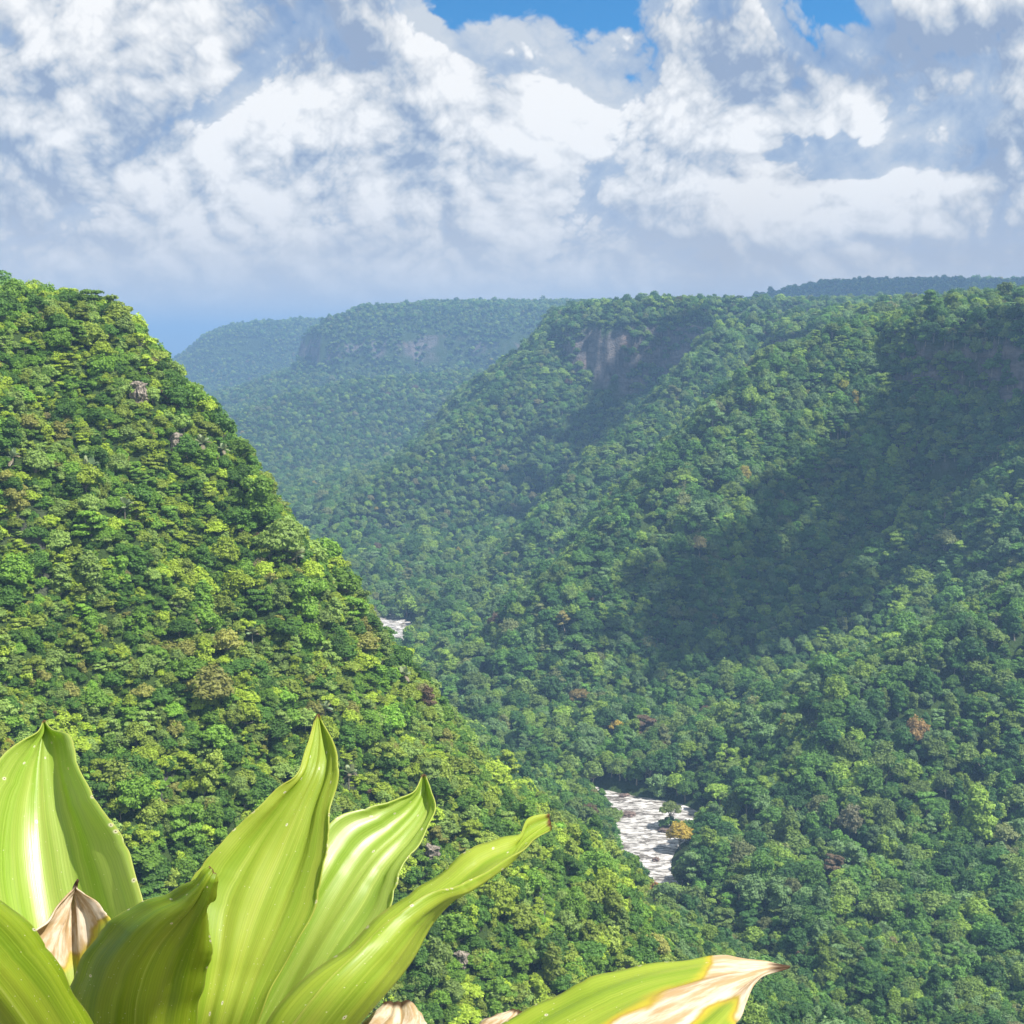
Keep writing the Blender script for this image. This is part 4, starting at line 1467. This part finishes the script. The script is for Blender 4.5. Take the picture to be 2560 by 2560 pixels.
# low leaf at the right with a large dried patch
leaf(m_blade,
     [(900, 2900, 1.10), (1130, 2660, 1.10), (1257, 2560, 1.115), (1360, 2498, 1.13), (1476, 2447, 1.145), (1616, 2409, 1.165), (1770, 2393, 1.185), (1872, 2402, 1.20), (1930, 2408, 1.21), (1974, 2415, 1.22)],
     [(960, 2950, 1.07), (1260, 2760, 1.055), (1400, 2660, 1.065), (1520, 2580, 1.08), (1630, 2520, 1.10), (1730, 2478, 1.125), (1810, 2450, 1.15), (1870, 2436, 1.175), (1915, 2424, 1.195), (1974, 2417, 1.22)],
     [(1040, 3000, 1.05), (1420, 2850, 1.02), (1580, 2770, 1.03), (1700, 2690, 1.045), (1790, 2620, 1.065), (1845, 2550, 1.09), (1872, 2495, 1.12), (1888, 2460, 1.15), (1915, 2438, 1.18), (1974, 2419, 1.22)],
     label='low leaf with a large dried tan patch and a curled brown tip', seed=8, rip=0.0012, nl=110, na=40,
     dry=[[(1772, 2380), (1790, 2412), (1755, 2448), (1675, 2472), (1615, 2520), (1540, 2562), (1420, 2640), (1560, 2650), (1713, 2560), (1793, 2510), (1852, 2488), (1840, 2540), (1885, 2560), (2010, 2480), (2000, 2370)]])
# torn dry blades low down
leaf(m_blade,
     [(760, 2950, 1.12), (860, 2640, 1.12), (905, 2575, 1.125), (935, 2530, 1.13), (962, 2508, 1.135)],
     [(800, 2950, 1.10), (940, 2640, 1.10), (980, 2580, 1.105), (1000, 2540, 1.115), (1000, 2503, 1.135)],
     [(860, 2950, 1.12), (1050, 2640, 1.12), (1066, 2575, 1.125), (1050, 2532, 1.13), (1028, 2510, 1.135)],
     label='withered grey-beige blade with a torn dark rim', seed=9, rip=0.003, nl=40, na=20, dry=[[(500, 2300), (1300, 2300), (1300, 3000), (500, 3000)]])
leaf(m_blade,
     [(900, 2950, 1.16), (1120, 2640, 1.17), (1190, 2566, 1.175), (1245, 2536, 1.18), (1283, 2524, 1.185)],
     [(930, 2950, 1.15), (1170, 2650, 1.155), (1240, 2580, 1.16), (1275, 2548, 1.17), (1294, 2525, 1.185)],
     [(960, 2950, 1.16), (1230, 2660, 1.165), (1290, 2590, 1.17), (1308, 2550, 1.175), (1303, 2530, 1.185)],
     label='withered pale blade pointing right', seed=10, rip=0.002, nl=40, na=16, dry=[[(500, 2300), (1500, 2300), (1500, 3000), (500, 3000)]])
# short stem that carries the rosette
sv, sf = tube_pts([(0, 0, -0.30), (0, 0, -0.1), (0.0, 0.0, 0.0), (0, 0, 0.09)], [0.05, 0.06, 0.07, 0.045], 14)
m_stem, nt = new_mat('bromeliad_stem')
tcs = nt.n('ShaderNodeTexCoord')
p = principled(nt, nt.mix(nt.noise(tcs.outputs['Object'], 30, 3, 0.6), (0.10, 0.07, 0.04), (0.28, 0.22, 0.12)), 0.8, 0.2)
finish(nt, p.outputs[0])
link('stem', mesh_from('stem', sv, sf, True), m_stem, plant)

# ------------------------------------------------------------------ sandstone ledge under the viewer
lw, ld = 34, 26
gx, gy = np.meshgrid(np.linspace(-3.2, 3.2, lw), np.linspace(0, 1, ld))
edge = 1.75 + 0.25 * fbm(gx, gx * 0 + 3.0, 1.2, 3, 41)
# the sheet runs over the top, then drops down the face
top_part = np.clip(gy / 0.62, 0, 1); drop = np.clip((gy - 0.62) / 0.38, 0, 1)
LX = gx + 0.10 * fbm(gx * 3, gy * 9, 1.0, 3, 42) * drop
LY = -1.4 + (edge + 1.4) * top_part + 0.22 * np.sqrt(drop) + 0.10 * fbm(gx, gy * 8, 0.7, 3, 43) * (drop > 0)
LZ = BASE[2] - 0.29 + 0.05 * fbm(gx, LY, 0.6, 4, 44) - 2.6 * drop ** 1.3 - 0.05 * top_part ** 6 - 0.5 * np.clip((0.35 - (LY + 1.4) / 3.15), 0, 1)
m_rock, nt = new_mat('ledge_sandstone')
tcs = nt.n('ShaderNodeTexCoord')
n1 = nt.noise(tcs.outputs['Object'], 2.0, 6, 0.6)
p = principled(nt, nt.mix(nt.ramp(n1, 0.35, 0.65), (0.16, 0.13, 0.11), (0.36, 0.30, 0.25)), 0.9, 0.15, bump(nt, n1, 0.8, 0.05))
finish(nt, p.outputs[0])
ledge = link('cliff_ledge', grid_mesh('cliff_ledge', LX, LY, LZ), m_rock, kind='structure')

# ------------------------------------------------------------------ unseen cumulus added overhead, out of the frame, to shade parts of the far wall
m_shade_cloud, nt = new_mat('cumulus')
p = principled(nt, (0.85, 0.86, 0.88), 1.0, 0.0)
tr = nt.n('ShaderNodeBsdfTranslucent')
tr.inputs['Color'].default_value = (0.85, 0.87, 0.9, 1)
mx = nt.n('ShaderNodeMixShader'); mx.inputs[0].default_value = 0.4
nt.t.links.new(p.outputs[0], mx.inputs[1]); nt.t.links.new(tr.outputs[0], mx.inputs[2])
finish(nt, mx.outputs[0])
ICO3_V, ICO3_F = icosphere(3)


def cloud(p1, p2, half_wid, alt, seed, label):
    """a heap of rounded heads on a level base, up-sun of the strip of ground from p1 to p2 that it shades"""
    r = np.random.default_rng(seed)
    c1, c2 = [np.array(q) + np.array(SUN_DIR) * ((alt - q[2]) / SUN_DIR.z) for q in (p1, p2)]
    c = (c1 + c2) / 2
    half_len = float(np.linalg.norm(c1 - c2)) / 2 + half_wid * 0.5
    angle = math.atan2(c1[1] - c2[1], c1[0] - c2[0])
    V = []; F = []; off = 0
    ca, sa = math.cos(angle), math.sin(angle)
    for k in range(66):
        a = r.uniform(0, 6.283); q = math.sqrt(r.uniform(0, 1))
        lx, ly = q * math.cos(a) * half_len, q * math.sin(a) * half_wid
        rad_ = half_wid * r.uniform(0.24, 0.48) * (1.15 - 0.6 * q)
        if k >= 54:                                       # loose scraps around the edge
            q2 = r.uniform(1.0, 1.4); lx, ly = q2 * math.cos(a) * half_len, q2 * math.sin(a) * half_wid
            rad_ = half_wid * r.uniform(0.08, 0.2)
        v = ICO3_V * rad_ * (1 + 0.22 * np.sin(ICO3_V[:, :1] * 5 + k) * np.sin(ICO3_V[:, 1:2] * 6 + 2 * k) + 0.1 * r.normal(size=(len(ICO3_V), 1)))
        v[:, 2] = np.where(v[:, 2] < -rad_ * 0.3, -rad_ * 0.3, v[:, 2]) + r.uniform(0, 0.5) * rad_
        v[:, 0] += lx * ca - ly * sa; v[:, 1] += lx * sa + ly * ca
        V.append(v); F += [[i + off for i in f] for f in ICO3_F]; off += len(v)
    me = mesh_from('cloud', np.concatenate(V).tolist(), F, True)
    o = link('cloud', me, m_shade_cloud, kind='structure', label=label)
    o.location = c
    return o


cloud((350, 1090, -60), (150, 935, -178), 74, 950, 71, 'unseen white cumulus added to shade the nearest massif of the far wall')
cloud((250, 1965, 5), (40, 1660, -185), 74, 1000, 72, 'unseen white cumulus added to shade the second massif')
cloud((600, 3440, 120), (1400, 3440, 130), 330, 1400, 73, 'broad unseen white cumulus added to shade the plateau hill')
